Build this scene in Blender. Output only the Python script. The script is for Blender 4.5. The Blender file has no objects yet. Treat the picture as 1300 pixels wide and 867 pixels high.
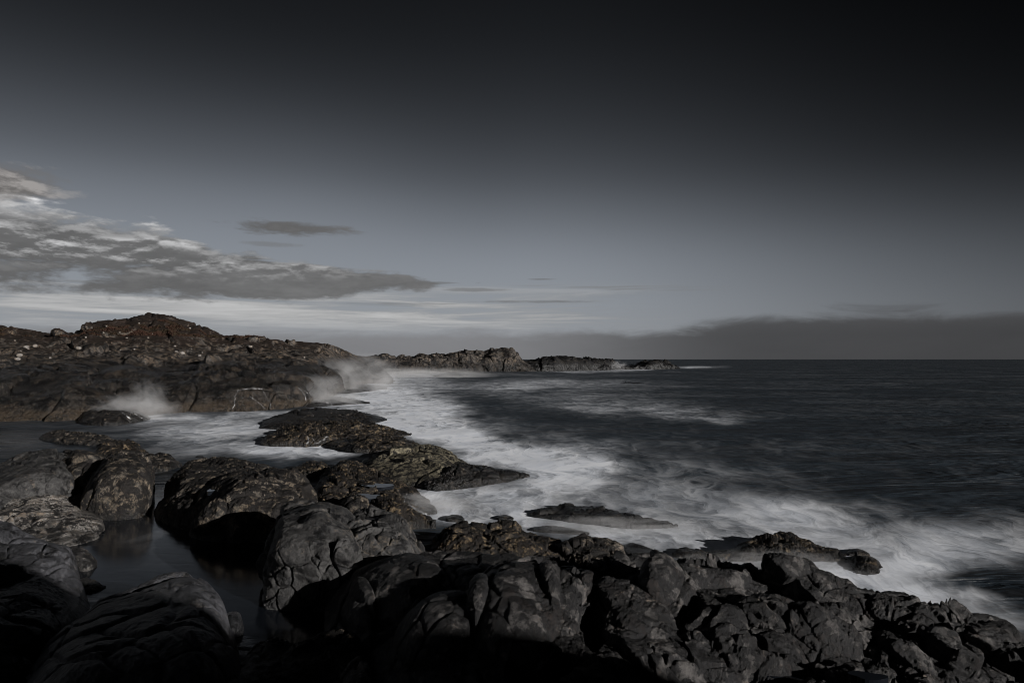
import bpy, math, random
import numpy as np
random.seed(7)
rng = np.random.default_rng(11)
R = math.radians
scene = bpy.context.scene
col = scene.collection

# ------------------------------------------------------------------ camera
CAM_H = 5.0
F = 867.0                       # focal length in photo pixels (24 mm on a 36 mm sensor)
PITCH = math.atan(22.5 / F)
cam_data = bpy.data.cameras.new('camera')
cam_data.lens = 24.0; cam_data.sensor_width = 36.0
cam_data.clip_start = 0.1; cam_data.clip_end = 60000.0
cam = bpy.data.objects.new('camera', cam_data)
cam.location = (0, 0, CAM_H); cam.rotation_euler = (R(90) + PITCH, 0, 0)
col.objects.link(cam); scene.camera = cam

# ------------------------------------------------------------------ view
scene.view_settings.view_transform = 'Standard'
scene.view_settings.look = 'None'
scene.view_settings.exposure = 0.35
scene.view_settings.gamma = 1.0
scene.view_settings.use_curve_mapping = False
scene.render.engine = 'CYCLES'
scene.cycles.use_denoising = True
scene.cycles.filter_width = 0.95
scene.cycles.max_bounces = 6
scene.cycles.sample_clamp_direct = 1.0
scene.cycles.volume_bounces = 1
scene.cycles.volume_step_rate = 1.0
scene.cycles.volume_max_steps = 256

# ------------------------------------------------------------------ sun
SUN_AZ, SUN_EL = R(52), R(14)   # behind the camera, to its right, low
to_sun = (math.sin(SUN_AZ) * math.cos(SUN_EL), -math.cos(SUN_AZ) * math.cos(SUN_EL), math.sin(SUN_EL))
sl = bpy.data.lights.new('sun', 'SUN'); sl.energy = 5.0; sl.angle = R(0.55); sl.color = (1.0, 0.965, 0.93)
so = bpy.data.objects.new('sun', sl)
from mathutils import Vector
so.rotation_euler = Vector(to_sun).to_track_quat('Z', 'Y').to_euler()
so.location = (20, -30, 40); col.objects.link(so)

# ------------------------------------------------------------------ node expression helper
class E:
    """a float socket with arithmetic"""
    nt = None
    def __init__(s, sock): s.s = sock
    @staticmethod
    def m(op, *a):
        n = E.nt.nodes.new('ShaderNodeMath'); n.operation = op
        for i, v in enumerate(a):
            if isinstance(v, E): E.nt.links.new(v.s, n.inputs[i])
            else: n.inputs[i].default_value = float(v)
        return E(n.outputs[0])
    def __add__(s, o): return E.m('ADD', s, o)
    __radd__ = __add__
    def __rtruediv__(s, o): return E.m('DIVIDE', o, s)
    def __sub__(s, o): return E.m('SUBTRACT', s, o)
    def __rsub__(s, o): return E.m('SUBTRACT', o, s)
    def __mul__(s, o): return E.m('MULTIPLY', s, o)
    __rmul__ = __mul__
    def __truediv__(s, o): return E.m('DIVIDE', s, o)
def clamp01(a): return E.m('MINIMUM', E.m('MAXIMUM', a, 0.0), 1.0)
def sstep(a, lo, hi):
    n = E.nt.nodes.new('ShaderNodeMapRange'); n.interpolation_type = 'SMOOTHSTEP'
    E.nt.links.new(a.s, n.inputs['Value'])
    n.inputs['From Min'].default_value = lo; n.inputs['From Max'].default_value = hi
    return E(n.outputs[0])
def vec(x, y, z):
    n = E.nt.nodes.new('ShaderNodeCombineXYZ')
    for i, v in enumerate((x, y, z)):
        if isinstance(v, E): E.nt.links.new(v.s, n.inputs[i])
        else: n.inputs[i].default_value = float(v)
    return n.outputs[0]
def noise(v, scale=1.0, detail=5.0, rough=0.55, dist=0.0, kind='FBM'):
    n = E.nt.nodes.new('ShaderNodeTexNoise'); n.noise_dimensions = '3D'
    E.nt.links.new(v, n.inputs['Vector'])
    n.inputs['Scale'].default_value = scale; n.inputs['Detail'].default_value = detail
    n.inputs['Roughness'].default_value = rough; n.inputs['Distortion'].default_value = dist
    return E(n.outputs[0])
def voro(v, scale, feature='F1', out='Distance'):
    n = E.nt.nodes.new('ShaderNodeTexVoronoi'); n.feature = feature
    E.nt.links.new(v, n.inputs['Vector']); n.inputs['Scale'].default_value = scale
    return E(n.outputs[out])
def mixc(f, a, b):
    n = E.nt.nodes.new('ShaderNodeMix'); n.data_type = 'RGBA'; n.clamp_factor = True
    if isinstance(f, E): E.nt.links.new(f.s, n.inputs[0])
    else: n.inputs[0].default_value = f
    for i, v in ((6, a), (7, b)):
        if isinstance(v, tuple): n.inputs[i].default_value = (*v, 1)
        else: E.nt.links.new(v, n.inputs[i])
    return n.outputs[2]
def curve(a, pts):
    """piecewise smooth function of a (0..1 range) -> value"""
    n = E.nt.nodes.new('ShaderNodeFloatCurve'); E.nt.links.new(a.s, n.inputs['Value'])
    c = n.mapping.curves[0]
    while len(c.points) > 2: c.points.remove(c.points[1])
    c.points[0].location = pts[0]; c.points[-1].location = pts[-1]
    for p in pts[1:-1]: c.points.new(*p)
    n.mapping.update(); return E(n.outputs[0])

# ------------------------------------------------------------------ sky
world = bpy.data.worlds.new('World'); scene.world = world; world.use_nodes = True
wt = world.node_tree; wt.nodes.clear(); E.nt = wt
tc = wt.nodes.new('ShaderNodeTexCoord')
sx = wt.nodes.new('ShaderNodeSeparateXYZ'); wt.links.new(tc.outputs['Generated'], sx.inputs[0])
X, Y, Z = E(sx.outputs[0]), E(sx.outputs[1]), E(sx.outputs[2])
el = E.m('ARCSINE', Z); az = E.m('ARCTAN2', X, Y)
elc = E.m('MAXIMUM', el, 0.0)
# luminance of the clear sky falls with height and away to the right: log scale, stored 0..1 for -8..0
lum = curve(elc / 1.0, [(0.0, .844), (.06, .849), (.10, .84), (.145, .8206), (.20, .769), (.273, .669), (.342, .579), (.40, .51), (.471, .4325), (.55, .375), (.75, .34), (1.0, .335)])
hor = E.m('SINE', az)
right = E.m('MINIMUM', E.m('MAXIMUM', hor, 0.0), 0.80) / 0.566
drop = E.m('POWER', right, 1.8) * (0.80 + sstep(elc, 0.04, 0.30) * 0.95)
leftg = sstep(hor * -1.0, 0.0, 0.34) * sstep(elc, 0.10, 0.25) * (1.0 - sstep(elc, 0.29, 0.44)) * 0.28
L = E.m('EXPONENT', lum * 8.0 - 8.0 - drop + leftg)
nis = wt.nodes.new('ShaderNodeTexSky'); nis.sky_type = 'NISHITA'; nis.sun_disc = False
nis.sun_elevation = SUN_EL; nis.sun_rotation = math.pi - SUN_AZ; nis.altitude = 5
bw = wt.nodes.new('ShaderNodeRGBToBW'); wt.links.new(nis.outputs[0], bw.inputs[0])
def vscale(c, f):
    n = wt.nodes.new('ShaderNodeVectorMath'); n.operation = 'SCALE'; wt.links.new(c, n.inputs[0])
    if isinstance(f, E): wt.links.new(f.s, n.inputs['Scale'])
    else: n.inputs['Scale'].default_value = f
    return n.outputs[0]
hue = vscale(nis.outputs[0], 1.0 / E.m('MAXIMUM', E(bw.outputs[0]), 0.02)) if False else vscale(nis.outputs[0], E.m('DIVIDE', 1.0, E.m('MAXIMUM', E(bw.outputs[0]), 0.02)))
tint = mixc(0.10, (.925, .99, 1.12), hue)
sky = vscale(tint, L)
# clouds, laid out by azimuth and elevation angle
def box(a, lo, hi, s): return sstep(a, lo - s, lo + s) * (1.0 - sstep(a, hi - s, hi + s))
def cnoise(ax, ex, seed, de=0.0, detail=7, rough=.58, dist=.3):
    return noise(vec(az * ax, (el + de) * ex, seed), 1.0, detail, rough, dist)
# horizon murk: dim grey layer, with a ragged fog bank to the right
edge = noise(vec(az * 7.0, el * 26.0, 3.1), 1.0, 8, .62, .5)
murk_top = 0.034 + sstep(az, 0.05, 0.40) * 0.022 + (edge - 0.5) * 0.050 + (noise(vec(az * 3.0, 0.0, 4.4), 1.0, 3, .5) - .5) * .018
murk = 1.0 - sstep(elc - murk_top, -0.010 , 0.012)
murkR = 0.056 + 0.150 * (1.0 - sstep(az, -0.10, 0.36)) - 0.006 * sstep(az, 0.4, 0.7) + sstep(elc, 0.03, 0.065) * 0.018
# thin pale veil above the murk
veiln = cnoise(3.2, 60.0, 8.3, detail=8, rough=.62, dist=.6)
veil = sstep(veiln, 0.38, 0.60) * box(el, 0.045, 0.098, 0.018) * (1.0 - sstep(az, 0.02, 0.28))
veil2 = sstep(cnoise(2.5, 90.0, 1.7, detail=6), 0.60, 0.70) * box(el, 0.07, 0.11, 0.012) * (1.0 - sstep(az, 0.15, 0.35)) * 0.6
# main bank
n1 = cnoise(13.0, 40.0, 5.5, rough=.60, dist=.12); n1b = cnoise(13.0, 40.0, 5.5, de=0.0065, rough=.60, dist=.12); n1c = cnoise(3.2, 24.0, 12.5, detail=5)
top1 = 0.188 - sstep(az, -0.60, -0.04) * 0.060 - sstep(az, -0.52, -0.40) * 0.016 + (n1c - .5) * .03
bot1 = 0.078 + sstep(az, -0.40, -0.04) * 0.026 + (n1c - .5) * .02
thick1 = (1.0 - sstep(az, -0.17, 0.0))
m1 = E.m('MINIMUM', (top1 - el) * 44.0, (el - bot1) * 34.0)
d1 = E.m('MINIMUM', m1, 0.55) + (n1 - 0.5) * 2.4 + (n1c - 0.5) * 2.0 + 0.04 + (thick1 - 1.0) * 0.75
c1 = sstep(d1, -0.10, 0.42)
lit1 = clamp01((n1 - n1b) * 7.0 + 0.12) * sstep(el - bot1, 0.018, 0.06) * (.35 + .65 * sstep(n1c, .42, .58)) + sstep(el - (top1 - 0.030), 0.0, 0.03) * (0.55 + clamp01((n1 - .42) * 4.0) * .7) * (1.0 - sstep(az, -0.54, -0.36))
# upper left cloud
n2 = cnoise(13.0, 34.0, 9.2, dist=.1); n2b = cnoise(13.0, 34.0, 9.2, de=0.008, dist=.1)
def blob(ca, ce, ra, re):
    return 1.0 - (E.m('POWER', (az - ca) / ra, 2.0) + E.m('POWER', (el - ce) / re, 2.0))
b2 = blob(-0.66, 0.206, 0.11, 0.026)
c2 = sstep(E.m('MAXIMUM', b2, -2.0) + (n2 - 0.5) * 2.6, 0.0, 0.8)
lit2 = clamp01((n2 - n2b) * 8.0 + 0.25)
# lens-shaped cloud
n3 = cnoise(16.0, 70.0, 2.2, rough=.62)
c3 = sstep(E.m('MAXIMUM', blob(-0.318, 0.181, 0.092, 0.0115), -2.0) + (n3 - 0.5) * 3.4, -0.1, 0.9) * 0.92
c4 = E.m('MAXIMUM', E.m('MAXIMUM', blob(-.058, .1014, .07, .0034), blob(.046, .1165, .024, .0018)), E.m('MAXIMUM', blob(.058, .0840, .10, .0028), blob(-.12, .1105, .05, .0030)))
c4 = sstep(E.m('MAXIMUM', c4, -2.0) + (noise(vec(az * 16.0, el * 150.0, 6.0), 1.0, 5, .6) - .5) * 2.6, 0.0, .9) * .6
c3b = sstep(E.m('MAXIMUM', blob(-0.34, 0.158, 0.05, 0.005), -2.0) + (n3 - 0.5) * 2.0, 0.1, 0.9) * 0.45
s = sky
def over(a, c, lumv, tintv=(1.0, 1.0, 1.0)):
    n = wt.nodes.new('ShaderNodeRGB'); n.outputs[0].default_value = (*tintv, 1)
    return mixc(c, a, vscale(n.outputs[0], lumv))
s = over(s, veil * 0.75, 0.36 * (1.0 - 0.35 * sstep(az, -0.1, 0.3)) + (veiln - 0.5) * 1.1, (1.0, .99, .98))
s = over(s, veil2, 0.19, (.98, 1.0, 1.02))
s = over(s, c3b, 0.15)
s = over(s, c3, 0.115 + (n3 - 0.5) * 0.12, (1.02, 1.0, 0.99))
s = over(s, c4, .135)
s = over(s, c1, 0.135 + lit1 * 0.42 + (n1 - 0.5) * 0.16 + (n1c - .5) * 0.10, (0.995, 0.998, 1.01))
s = over(s, c2, 0.15 + lit2 * 0.17, (1.04, 0.99, 0.965))
s = over(s, murk * 0.94, murkR * (.88 + edge * .26), (.985, 0.99, 1.035))
bg = wt.nodes.new('ShaderNodeBackground'); wt.links.new(s, bg.inputs[0]); bg.inputs[1].default_value = 0.785
wo = wt.nodes.new('ShaderNodeOutputWorld'); wt.links.new(bg.outputs[0], wo.inputs[0])
world.cycles.sampling_method = 'MANUAL'; world.cycles.sample_map_resolution = 512

# ------------------------------------------------------------------ numpy noise
_perm = np.random.default_rng(3).permutation(256).astype(np.int32)
_perm = np.concatenate([_perm, _perm])
_g = np.random.default_rng(4).normal(size=(256, 3)).astype(np.float32)
_g /= np.linalg.norm(_g, axis=1)[:, None]
def perlin(p):
    i = np.floor(p).astype(np.int32); f = (p - i).astype(np.float32); i &= 255
    u = f * f * f * (f * (f * 6 - 15) + 10)
    out = 0
    for dx in (0, 1):
        px = _perm[(i[:, 0] + dx) & 255]; wx = u[:, 0] if dx else 1 - u[:, 0]
        for dy in (0, 1):
            py = _perm[px + ((i[:, 1] + dy) & 255)]; wy = u[:, 1] if dy else 1 - u[:, 1]
            for dz in (0, 1):
                h = _perm[py + ((i[:, 2] + dz) & 255)]; wz = u[:, 2] if dz else 1 - u[:, 2]
                g = _g[h]
                out = out + wx * wy * wz * (g[:, 0] * (f[:, 0] - dx) + g[:, 1] * (f[:, 1] - dy) + g[:, 2] * (f[:, 2] - dz))
    return out
def fbm(p, octv=4, gain=.5, ridged=False):
    a, s, o = 1.0, 1.0, 0
    for k in range(octv):
        n = perlin(p * s + 17.3 * k)
        o = o + a * ((0.35 - np.abs(n)) if ridged else n)
        a *= gain; s *= 2.03
    return o
_h = np.random.default_rng(5).random((256, 7)).astype(np.float32)
def worley(p, jit=0.9):
    """F1, F2, cell hash index, vector to seed"""
    n = len(p); ip = np.floor(p).astype(np.int32)
    f1 = np.full(n, 9.0, np.float32); f2 = f1.copy(); idx = np.zeros(n, np.int32); v = np.zeros((n, 3), np.float32); cid = np.zeros(n, np.int64)
    for dx in (-1, 0, 1):
        for dy in (-1, 0, 1):
            for dz in (-1, 0, 1):
                c = ip + np.array((dx, dy, dz), np.int32)
                cc = c & 255
                h = _perm[_perm[_perm[cc[:, 0]] + cc[:, 1]] + cc[:, 2]]
                d = (p - (c + 0.5 + (_h[h, :3] - 0.5) * jit)).astype(np.float32)
                dd = np.sqrt((d * d).sum(1))
                m = dd < f1
                f2 = np.where(m, f1, np.minimum(f2, dd)); f1 = np.where(m, dd, f1)
                idx = np.where(m, h, idx); v[m] = d[m]
                key = (c[:, 0].astype(np.int64) * 73856093) ^ (c[:, 1].astype(np.int64) * 19349663) ^ (c[:, 2].astype(np.int64) * 83492791)
                cid = np.where(m, key, cid)
    return f1, f2, idx, v, cid
def rotm(ax, ay, az_):
    cx, sx_, cy, sy, cz, sz = math.cos(ax), math.sin(ax), math.cos(ay), math.sin(ay), math.cos(az_), math.sin(az_)
    return (np.array([[1, 0, 0], [0, cx, -sx_], [0, sx_, cx]]) @ np.array([[cy, 0, sy], [0, 1, 0], [-sy, 0, cy]]) @ np.array([[cz, -sz, 0], [sz, cz, 0], [0, 0, 1]])).astype(np.float32)

# ------------------------------------------------------------------ photo pixel <-> place
cp, sp = math.cos(PITCH), math.sin(PITCH)
def place(px, py, D):
    u = (np.asarray(px, float) - 650) / F; v = (433.5 - np.asarray(py, float)) / F
    k = D / (cp - v * sp)
    return u * k, CAM_H + (sp + v * cp) * k
def project(x, y, z):
    zz = z - CAM_H
    w = y * cp + zz * sp; v = -y * sp + zz * cp
    w = np.maximum(w, 0.05)
    return 650 + F * x / w, 433.5 - F * v / w
def sea_dist(py, z0=0.0):
    v = (433.5 - np.asarray(py, float)) / F
    return (CAM_H - z0) * (cp - v * sp) / np.maximum(-(sp + v * cp), 1e-6)

# ------------------------------------------------------------------ mesh building
def mesh_obj(name, verts, faces, mat, parent=None, smooth=True, origin=None, attrs=None):
    me = bpy.data.meshes.new(name)
    verts = np.asarray(verts, np.float32)
    if origin is not None: verts = verts - np.asarray(origin, np.float32)
    faces = np.asarray(faces, np.int32)
    nf, k = faces.shape
    me.vertices.add(len(verts)); me.vertices.foreach_set('co', verts.ravel())
    me.loops.add(nf * k); me.loops.foreach_set('vertex_index', faces.ravel())
    me.polygons.add(nf); me.polygons.foreach_set('loop_start', np.arange(0, nf * k, k, dtype=np.int32))
    me.polygons.foreach_set('loop_total', np.full(nf, k, np.int32))
    me.polygons.foreach_set('use_smooth', np.full(nf, smooth, bool))
    me.update(calc_edges=True)
    if attrs:
        for an, av in attrs.items():
            a = me.attributes.new(an, 'FLOAT', 'POINT'); a.data.foreach_set('value', np.asarray(av, np.float32))
    me.materials.append(mat)
    o = bpy.data.objects.new(name, me); col.objects.link(o)
    if origin is not None: o.location = origin
    if parent is not None: o.parent = parent; o.location = (np.asarray(origin) - np.asarray(parent.location)) if origin is not None else (0, 0, 0)
    return o
def tag(o, label=None, cat=None, group=None, kind=None):
    for k, v in (('label', label), ('category', cat), ('group', group), ('kind', kind)):
        if v: o[k] = v
    return o
def grid_faces(nx, nt):
    i = np.arange(nx - 1)[:, None] * nt + np.arange(nt - 1)[None, :]
    i = i.ravel()
    return np.stack([i, i + nt, i + nt + 1, i + 1], 1)      # x across, t away from the camera -> normals up
def normals(P):
    dx = np.gradient(P, axis=0); dt = np.gradient(P, axis=1)
    n = np.cross(dx, dt); l = np.linalg.norm(n, axis=2, keepdims=True)
    return n / np.maximum(l, 1e-9)
def smooth1(a, k):
    if k < 1: return a
    w = np.hanning(2 * k + 3)[1:-1]; w /= w.sum()
    return np.convolve(np.pad(a, k, mode='edge'), w, mode='valid')

# surface relief: size = metres of the main blocks, amp = metres of relief
def relief(P, N, size, amp, seed=0.0, facet=1.0, crack=1.0, rough=1.0, strata=(0.35, 0.2, 0.5), stretch=(1, 1, 1.5), lump=1.0, fine=1.0, groove=1.0, edge=.16):
    sh = P.shape; p = P.reshape(-1, 3).astype(np.float32); nrm = N.reshape(-1, 3)
    q = (p @ rotm(*strata)) / size + seed
    warp = np.stack([perlin(q * 0.8 + 5.1), perlin(q * 0.8 + 31.7), perlin(q * 0.8 + 77.3)], 1) * 0.22
    warp += np.stack([perlin(q * 3.1 + 15.1), perlin(q * 3.1 + 41.7), perlin(q * 3.1 + 87.3)], 1) * 0.07
    big = perlin(q * 0.45 + 60.0)
    d = lump * 0.9 * fbm(q * 0.6 + 3.3, 2)
    qa = (q + warp) / np.array(stretch, np.float32)
    f1, f2, idx, v, cid = worley(qa * 0.85)
    g = _h[idx, 3:6] - 0.5
    e1 = f2 - f1
    sl = np.clip(e1 / edge, 0, 1); sl = sl * sl * (3 - 2 * sl)
    d = d + facet * sl * ((_h[idx, 6] - 0.4) * 0.60 + (g * v).sum(1) * 1.9)
    d = d - crack * 0.50 * np.exp(-(e1 / 0.045) ** 2) * np.clip(perlin(q * 1.1 + 9) * 3 + .55, 0.1, 1)
    # smaller breakage, in some places only
    where = np.clip(big * 4 + .55, 0.05, 1) * fine
    f1, f2, idx, v, _ = worley((q + warp * 1.3) * 2.5 / np.array(stretch, np.float32) ** 0.6 + 40)
    g = _h[idx, 3:6] - 0.5
    sl = np.clip((f2 - f1) / (edge * 1.2), 0, 1); sl = sl * sl * (3 - 2 * sl)
    d = d + where * facet * 0.30 * sl * ((_h[idx, 6] - 0.3) * 0.8 + (g * v).sum(1) * 1.5)
    d = d - where * crack * 0.20 * np.exp(-((f2 - f1) / 0.07) ** 2)
    # fissures running with the bedding
    gr = fbm(np.stack([q[:, 0] * 3.6, q[:, 1] * 1.1, q[:, 2] * 0.55], 1).astype(np.float32) + warp * 1.2 + 8, 3, .55, True)
    d = d - groove * 0.18 * np.clip(gr - .34, 0, 1) * np.clip(.6 - big * 3, 0, 1)
    d = d + rough * (0.15 * fbm(q * 3.6 + 11, 4, .62) + 0.10 * fbm(q * 9.0 + 8, 3, .6, True))
    D = (d * amp).astype(np.float32)
    return (p + nrm * D[:, None]).reshape(sh), cid

ROCKS = []
def mound(outline, res=1.0, depth=None, c=0.3, z0=0.0, e=0.75, back=0.85, skirt=0.5, size=None, amp=None, sm=2, seed=None, fit=True, **kw):
    """a rock whose skyline, foot line and depth are given per column; returns (P grid, cell ids)"""
    o = np.array(outline, float)
    px, yt, yb = o[:, 0], o[:, 1], o[:, 2]
    seg = np.r_[0, np.cumsum(np.hypot(np.diff(px), np.diff(yt) * 0.5) + 0.5)]
    nx = int(max(24, seg[-1] * res * 0.95))
    s = np.linspace(0, seg[-1], nx)
    k = max(1, int(sm * res))
    pxs = smooth1(np.interp(s, seg, px), k); yts = smooth1(np.interp(s, seg, yt), k); ybs = smooth1(np.interp(s, seg, yb), k)
    Hpx = np.maximum(ybs - yts, 0.3)
    Db = sea_dist(ybs, z0)
    if depth is None:
        Dt = sea_dist(yts, z0); Dc = Db + c * (Dt - Db); Dk = Dc + np.minimum(back * (Dt - Dc), 1.15 * (Dc - Db) + .35)
    else:
        fr = np.sqrt(np.clip(Hpx / Hpx.max(), 0, 1)); Dc = Db + depth * c * fr; Dk = Dc + depth * (1 - c) * fr
    _, zc = place(pxs, yts, Dc); zc = np.maximum(zc, z0 + 0.02)
    hmax = np.percentile(Hpx, 90)
    nf = int(max(16, hmax * res * 1.15)); nb = max(12, nf // 2)
    th = np.r_[np.linspace(0, np.pi / 2, nf, endpoint=False), np.linspace(np.pi / 2, np.pi, nb)]
    ee = e
    run_m = float(np.percentile(Dc - Db, 85)); hgt_m = float(np.percentile(zc - z0, 85))
    tt = np.linspace(0, np.pi / 2, 4000)
    arc = np.r_[0, np.cumsum(np.hypot(np.diff(np.cos(tt) ** ee) * run_m * .8, np.diff(np.sin(tt) ** ee) * hgt_m))]
    nf = int(nf * 1.25)
    th = np.r_[np.interp(np.linspace(0, arc[-1], nf, endpoint=False), arc, tt), np.linspace(np.pi / 2, np.pi, nb)]
    cs, sn = np.cos(th), np.abs(np.sin(th))
    ax = np.sign(cs) * np.abs(cs) ** ee; az_ = sn ** ee
    az_[-1] = 0.0
    run = Dc - Db; rb = Dk - Dc
    Y = np.where(ax[None, :] > 0, Dc[:, None] - run[:, None] * ax[None, :], Dc[:, None] - rb[:, None] * ax[None, :])
    Zn = az_[None, :]
    height = zc - z0
    def build(height):
        Zv = z0 + height[:, None] * Zn
        # skirt rows below the foot line, front and back
        u = (pxs - 650) / F
        Yf = np.concatenate([Y[:, :1] - 0.15 * skirt, Y, Y[:, -1:] + 0.1 * skirt], 1)
        Zf = np.concatenate([np.full((nx, 1), z0 - skirt), Zv, np.full((nx, 1), z0 - skirt)], 1)
        return np.stack([u[:, None] * Yf, Yf, Zf], 2)
    def topres(P):
        _, py = project(P[..., 0], P[..., 1], P[..., 2])
        return py[:, 1:-1].min(1) - yts
    for _ in range(4):
        P = build(height); r = topres(P)
        height = np.maximum(height + r * Dc / F, 0.02)
    P = build(height)
    Hm = np.percentile(height, 85)
    if size is None: size = Hm * 0.8
    if amp is None: amp = size * 0.22
    amp = amp * 1.25
    if seed is None: seed = float(rng.random() * 50)
    N = normals(P) + np.array((0, 0, .35)); N /= np.linalg.norm(N, axis=2, keepdims=True)
    # relief dies out where the rock is thin
    P2, cid = relief(P, N, size, amp, seed=seed, **kw)
    wgt = np.clip(height / (amp * 2.5 + 1e-6), 0.40, 1)[:, None, None]
    P = P + (P2 - P) * wgt
    if fit:
        r = smooth1(topres(P), int(max(8, nx * 0.17)))
        dz = np.clip(r * Dc / F, -amp, amp)
        kz = np.zeros(P.shape[:2]); kz[:, 1:-1] = Zn ** 2.5
        P[..., 2] += dz[:, None] * kz
    return P, cid

# ------------------------------------------------------------------ materials
def new_mat(name):
    m = bpy.data.materials.new(name); m.use_nodes = True; m.node_tree.nodes.clear(); E.nt = m.node_tree
    return m, m.node_tree
def link(a, b): E.nt.links.new(a.s if isinstance(a, E) else a, b)
def bump(h, strength, dist, nrm=None):
    n = E.nt.nodes.new('ShaderNodeBump'); link(h, n.inputs['Height'])
    n.inputs['Strength'].default_value = strength; n.inputs['Distance'].default_value = dist
    if nrm is not None: link(nrm, n.inputs['Normal'])
    return n.outputs[0]
def rock_mat(name, grey, brown, black=(.0065, .0065, .0075), k=1.0, brown_amt=.5, black_amt=.5, pale=None, pale_amt=0.0, zwet=0.25, zband=0.5, heath=None, rough=.75, spec=.16, bumpk=1.0, rust=0.0, streak=0.0, top_dark=.75, foot=0.0):
    m, nt = new_mat(name)
    g = nt.nodes.new('ShaderNodeNewGeometry'); pos = g.outputs['Position']
    sp_ = nt.nodes.new('ShaderNodeSeparateXYZ'); link(pos, sp_.inputs[0]); x, y, z = (E(o) for o in sp_.outputs[:3])
    ns = nt.nodes.new('ShaderNodeSeparateXYZ'); link(g.outputs['Normal'], ns.inputs[0]); nz = E(ns.outputs[2])
    a = noise(pos, 0.9 * k, 7, .62, .6); b = noise(pos, 3.1 * k, 9, .70, .35); c = noise(pos, 12.0 * k, 7, .75, .5)
    d = noise(vec(x * 1.0 + z * .5, y * 1.0, z * .35 + x * .3), 2.3 * k, 8, .64, .5)
    base = mixc(sstep(a * .5 + b * .5, .5 - .10, .5 + .10), grey, tuple(v * .55 for v in grey))
    base = mixc(sstep(d * .5 + c * .5, .60 - .22 * brown_amt, .64 - .14 * brown_amt) * .9, base, brown)
    if rust: base = mixc(sstep(b * .5 + d * .5, .56, .61) * rust, base, (.16, .070, .030))
    base = mixc(sstep(c, .38, .60), vscale2(base, .80), vscale2(base, 2.1))
    if pale:
        v = voro(pos, 26.0 * k); sp1 = sstep(v * -1.0 + c * .75 + b * .5, -.02, .16)
        base = mixc(sp1 * sstep(a * .5 + b * .5, .56 - .2 * pale_amt, .62 - .2 * pale_amt), base, pale)
    blk = sstep(b * .60 + d * .22 + c * .18, .605 - .145 * black_amt, .627 - .14 * black_amt)
    base = mixc(blk * .92, base, black)
    if streak:
        st = noise(vec(x * 1.0, y * 1.0, z * .12), 5.0 * k, 6, .65, .2)
        base = mixc(sstep(st, .52, .58) * streak, base, black)
    # steep broken faces keep the base colour, up-facing tops are darker
    top = sstep(nz + (b - .5) * 1.2 + (c - .5) * .5, .74, .98) * top_dark
    base = mixc(top, base, vscale2(base, .30))
    wet = 1.0 - sstep(z + (a - .5) * zband * 2.2 + (b - .5) * zband, zwet, zwet + zband)
    base = mixc(wet * .85, base, vscale2(base, .22))
    if foot: base = mixc((1.0 - sstep(z + (a - .5) * 1.2 + (b - .5) * .8, foot * .5, foot)) * .7, base, mixc(sstep(c * .5 + b * .5, .42, .56), (.014, .012, .010), (.085, .064, .045)))
    if heath:
        hz, hc, hc2 = heath
        hh = sstep(z + (a - .5) * 9.0 + (b - .5) * 9.0 + (nz - .55) * 7.0, hz, hz + .9)
        base = mixc(hh * sstep(c * .5 + b * .5, .42, .48), base, mixc(sstep(b, .44, .56), hc, hc2))
    p = nt.nodes.new('ShaderNodeBsdfPrincipled'); link(base, p.inputs['Base Color'])
    r = rough + (c - .5) * .6 - wet * .42 - blk * .10
    link(E.m('MAXIMUM', r, .30), p.inputs['Roughness'])
    link(spec + wet * .30, p.inputs['Specular IOR Level'])
    h = b * .5 + c * .5
    cr = voro(vec(x + (b - .5) * .5, y + (a - .5) * .6, z + (d - .5) * .5), 2.2 * k, 'DISTANCE_TO_EDGE')
    h2 = noise(pos, 38.0 * k, 5, .75)
    n1_ = bump(h, .75 * bumpk, .16 / k)
    n2_ = bump(sstep(cr, 0.0, .035), .35 * bumpk, .03 / k, n1_)
    n3_ = bump(h2, .8 * bumpk, .035 / k, n2_)
    link(n3_, p.inputs['Normal'])
    o = nt.nodes.new('ShaderNodeOutputMaterial'); link(p.outputs[0], o.inputs[0])
    return m
def vscale2(c, f):
    n = E.nt.nodes.new('ShaderNodeVectorMath'); n.operation = 'SCALE'; link(c, n.inputs[0]) if not isinstance(c, tuple) else None
    n.inputs['Scale'].default_value = f
    return n.outputs[0]

M_slate = rock_mat('slate_rock', (.036, .035, .0345), (.048, .040, .032), brown_amt=.30, black_amt=.55, bumpk=.9, zwet=.1, top_dark=.6, spec=.28, rough=.62)
M_lichen = rock_mat('speckled_rock', (.070, .065, .061), (.130, .104, .080), brown_amt=.6, black_amt=.75, pale=(.24, .225, .21), pale_amt=.9, zwet=.1, zband=.3, top_dark=.25)
M_seaweed = rock_mat('dark_weedy_rock', (.062, .050, .038), (.120, .087, .050), brown_amt=.75, black_amt=1.02, k=1.3, zwet=.0, zband=.4, rough=.62, rust=.35, bumpk=1.5, spec=.25, top_dark=.6)
M_brown = rock_mat('brown_patched_rock', (.060, .054, .047), (.096, .077, .057), brown_amt=.8, black_amt=.98, k=.95, pale=(.22, .19, .16), pale_amt=.35, zwet=.0, zband=.35, streak=.35, spec=.2, top_dark=.55, bumpk=1.3)
M_dome = rock_mat('olive_dome_rock', (.090, .082, .058), (.112, .098, .070), brown_amt=.85, black_amt=.80, k=1.3, zwet=.1, zband=.45, top_dark=.25, bumpk=1.3)
M_shelf = rock_mat('shelf_rock', (.062, .058, .056), (.084, .065, .052), brown_amt=.35, black_amt=1.0, k=1.0, zwet=.0, zband=.3, rust=.25, bumpk=1.2, top_dark=.95, spec=.30, rough=.60)
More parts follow.
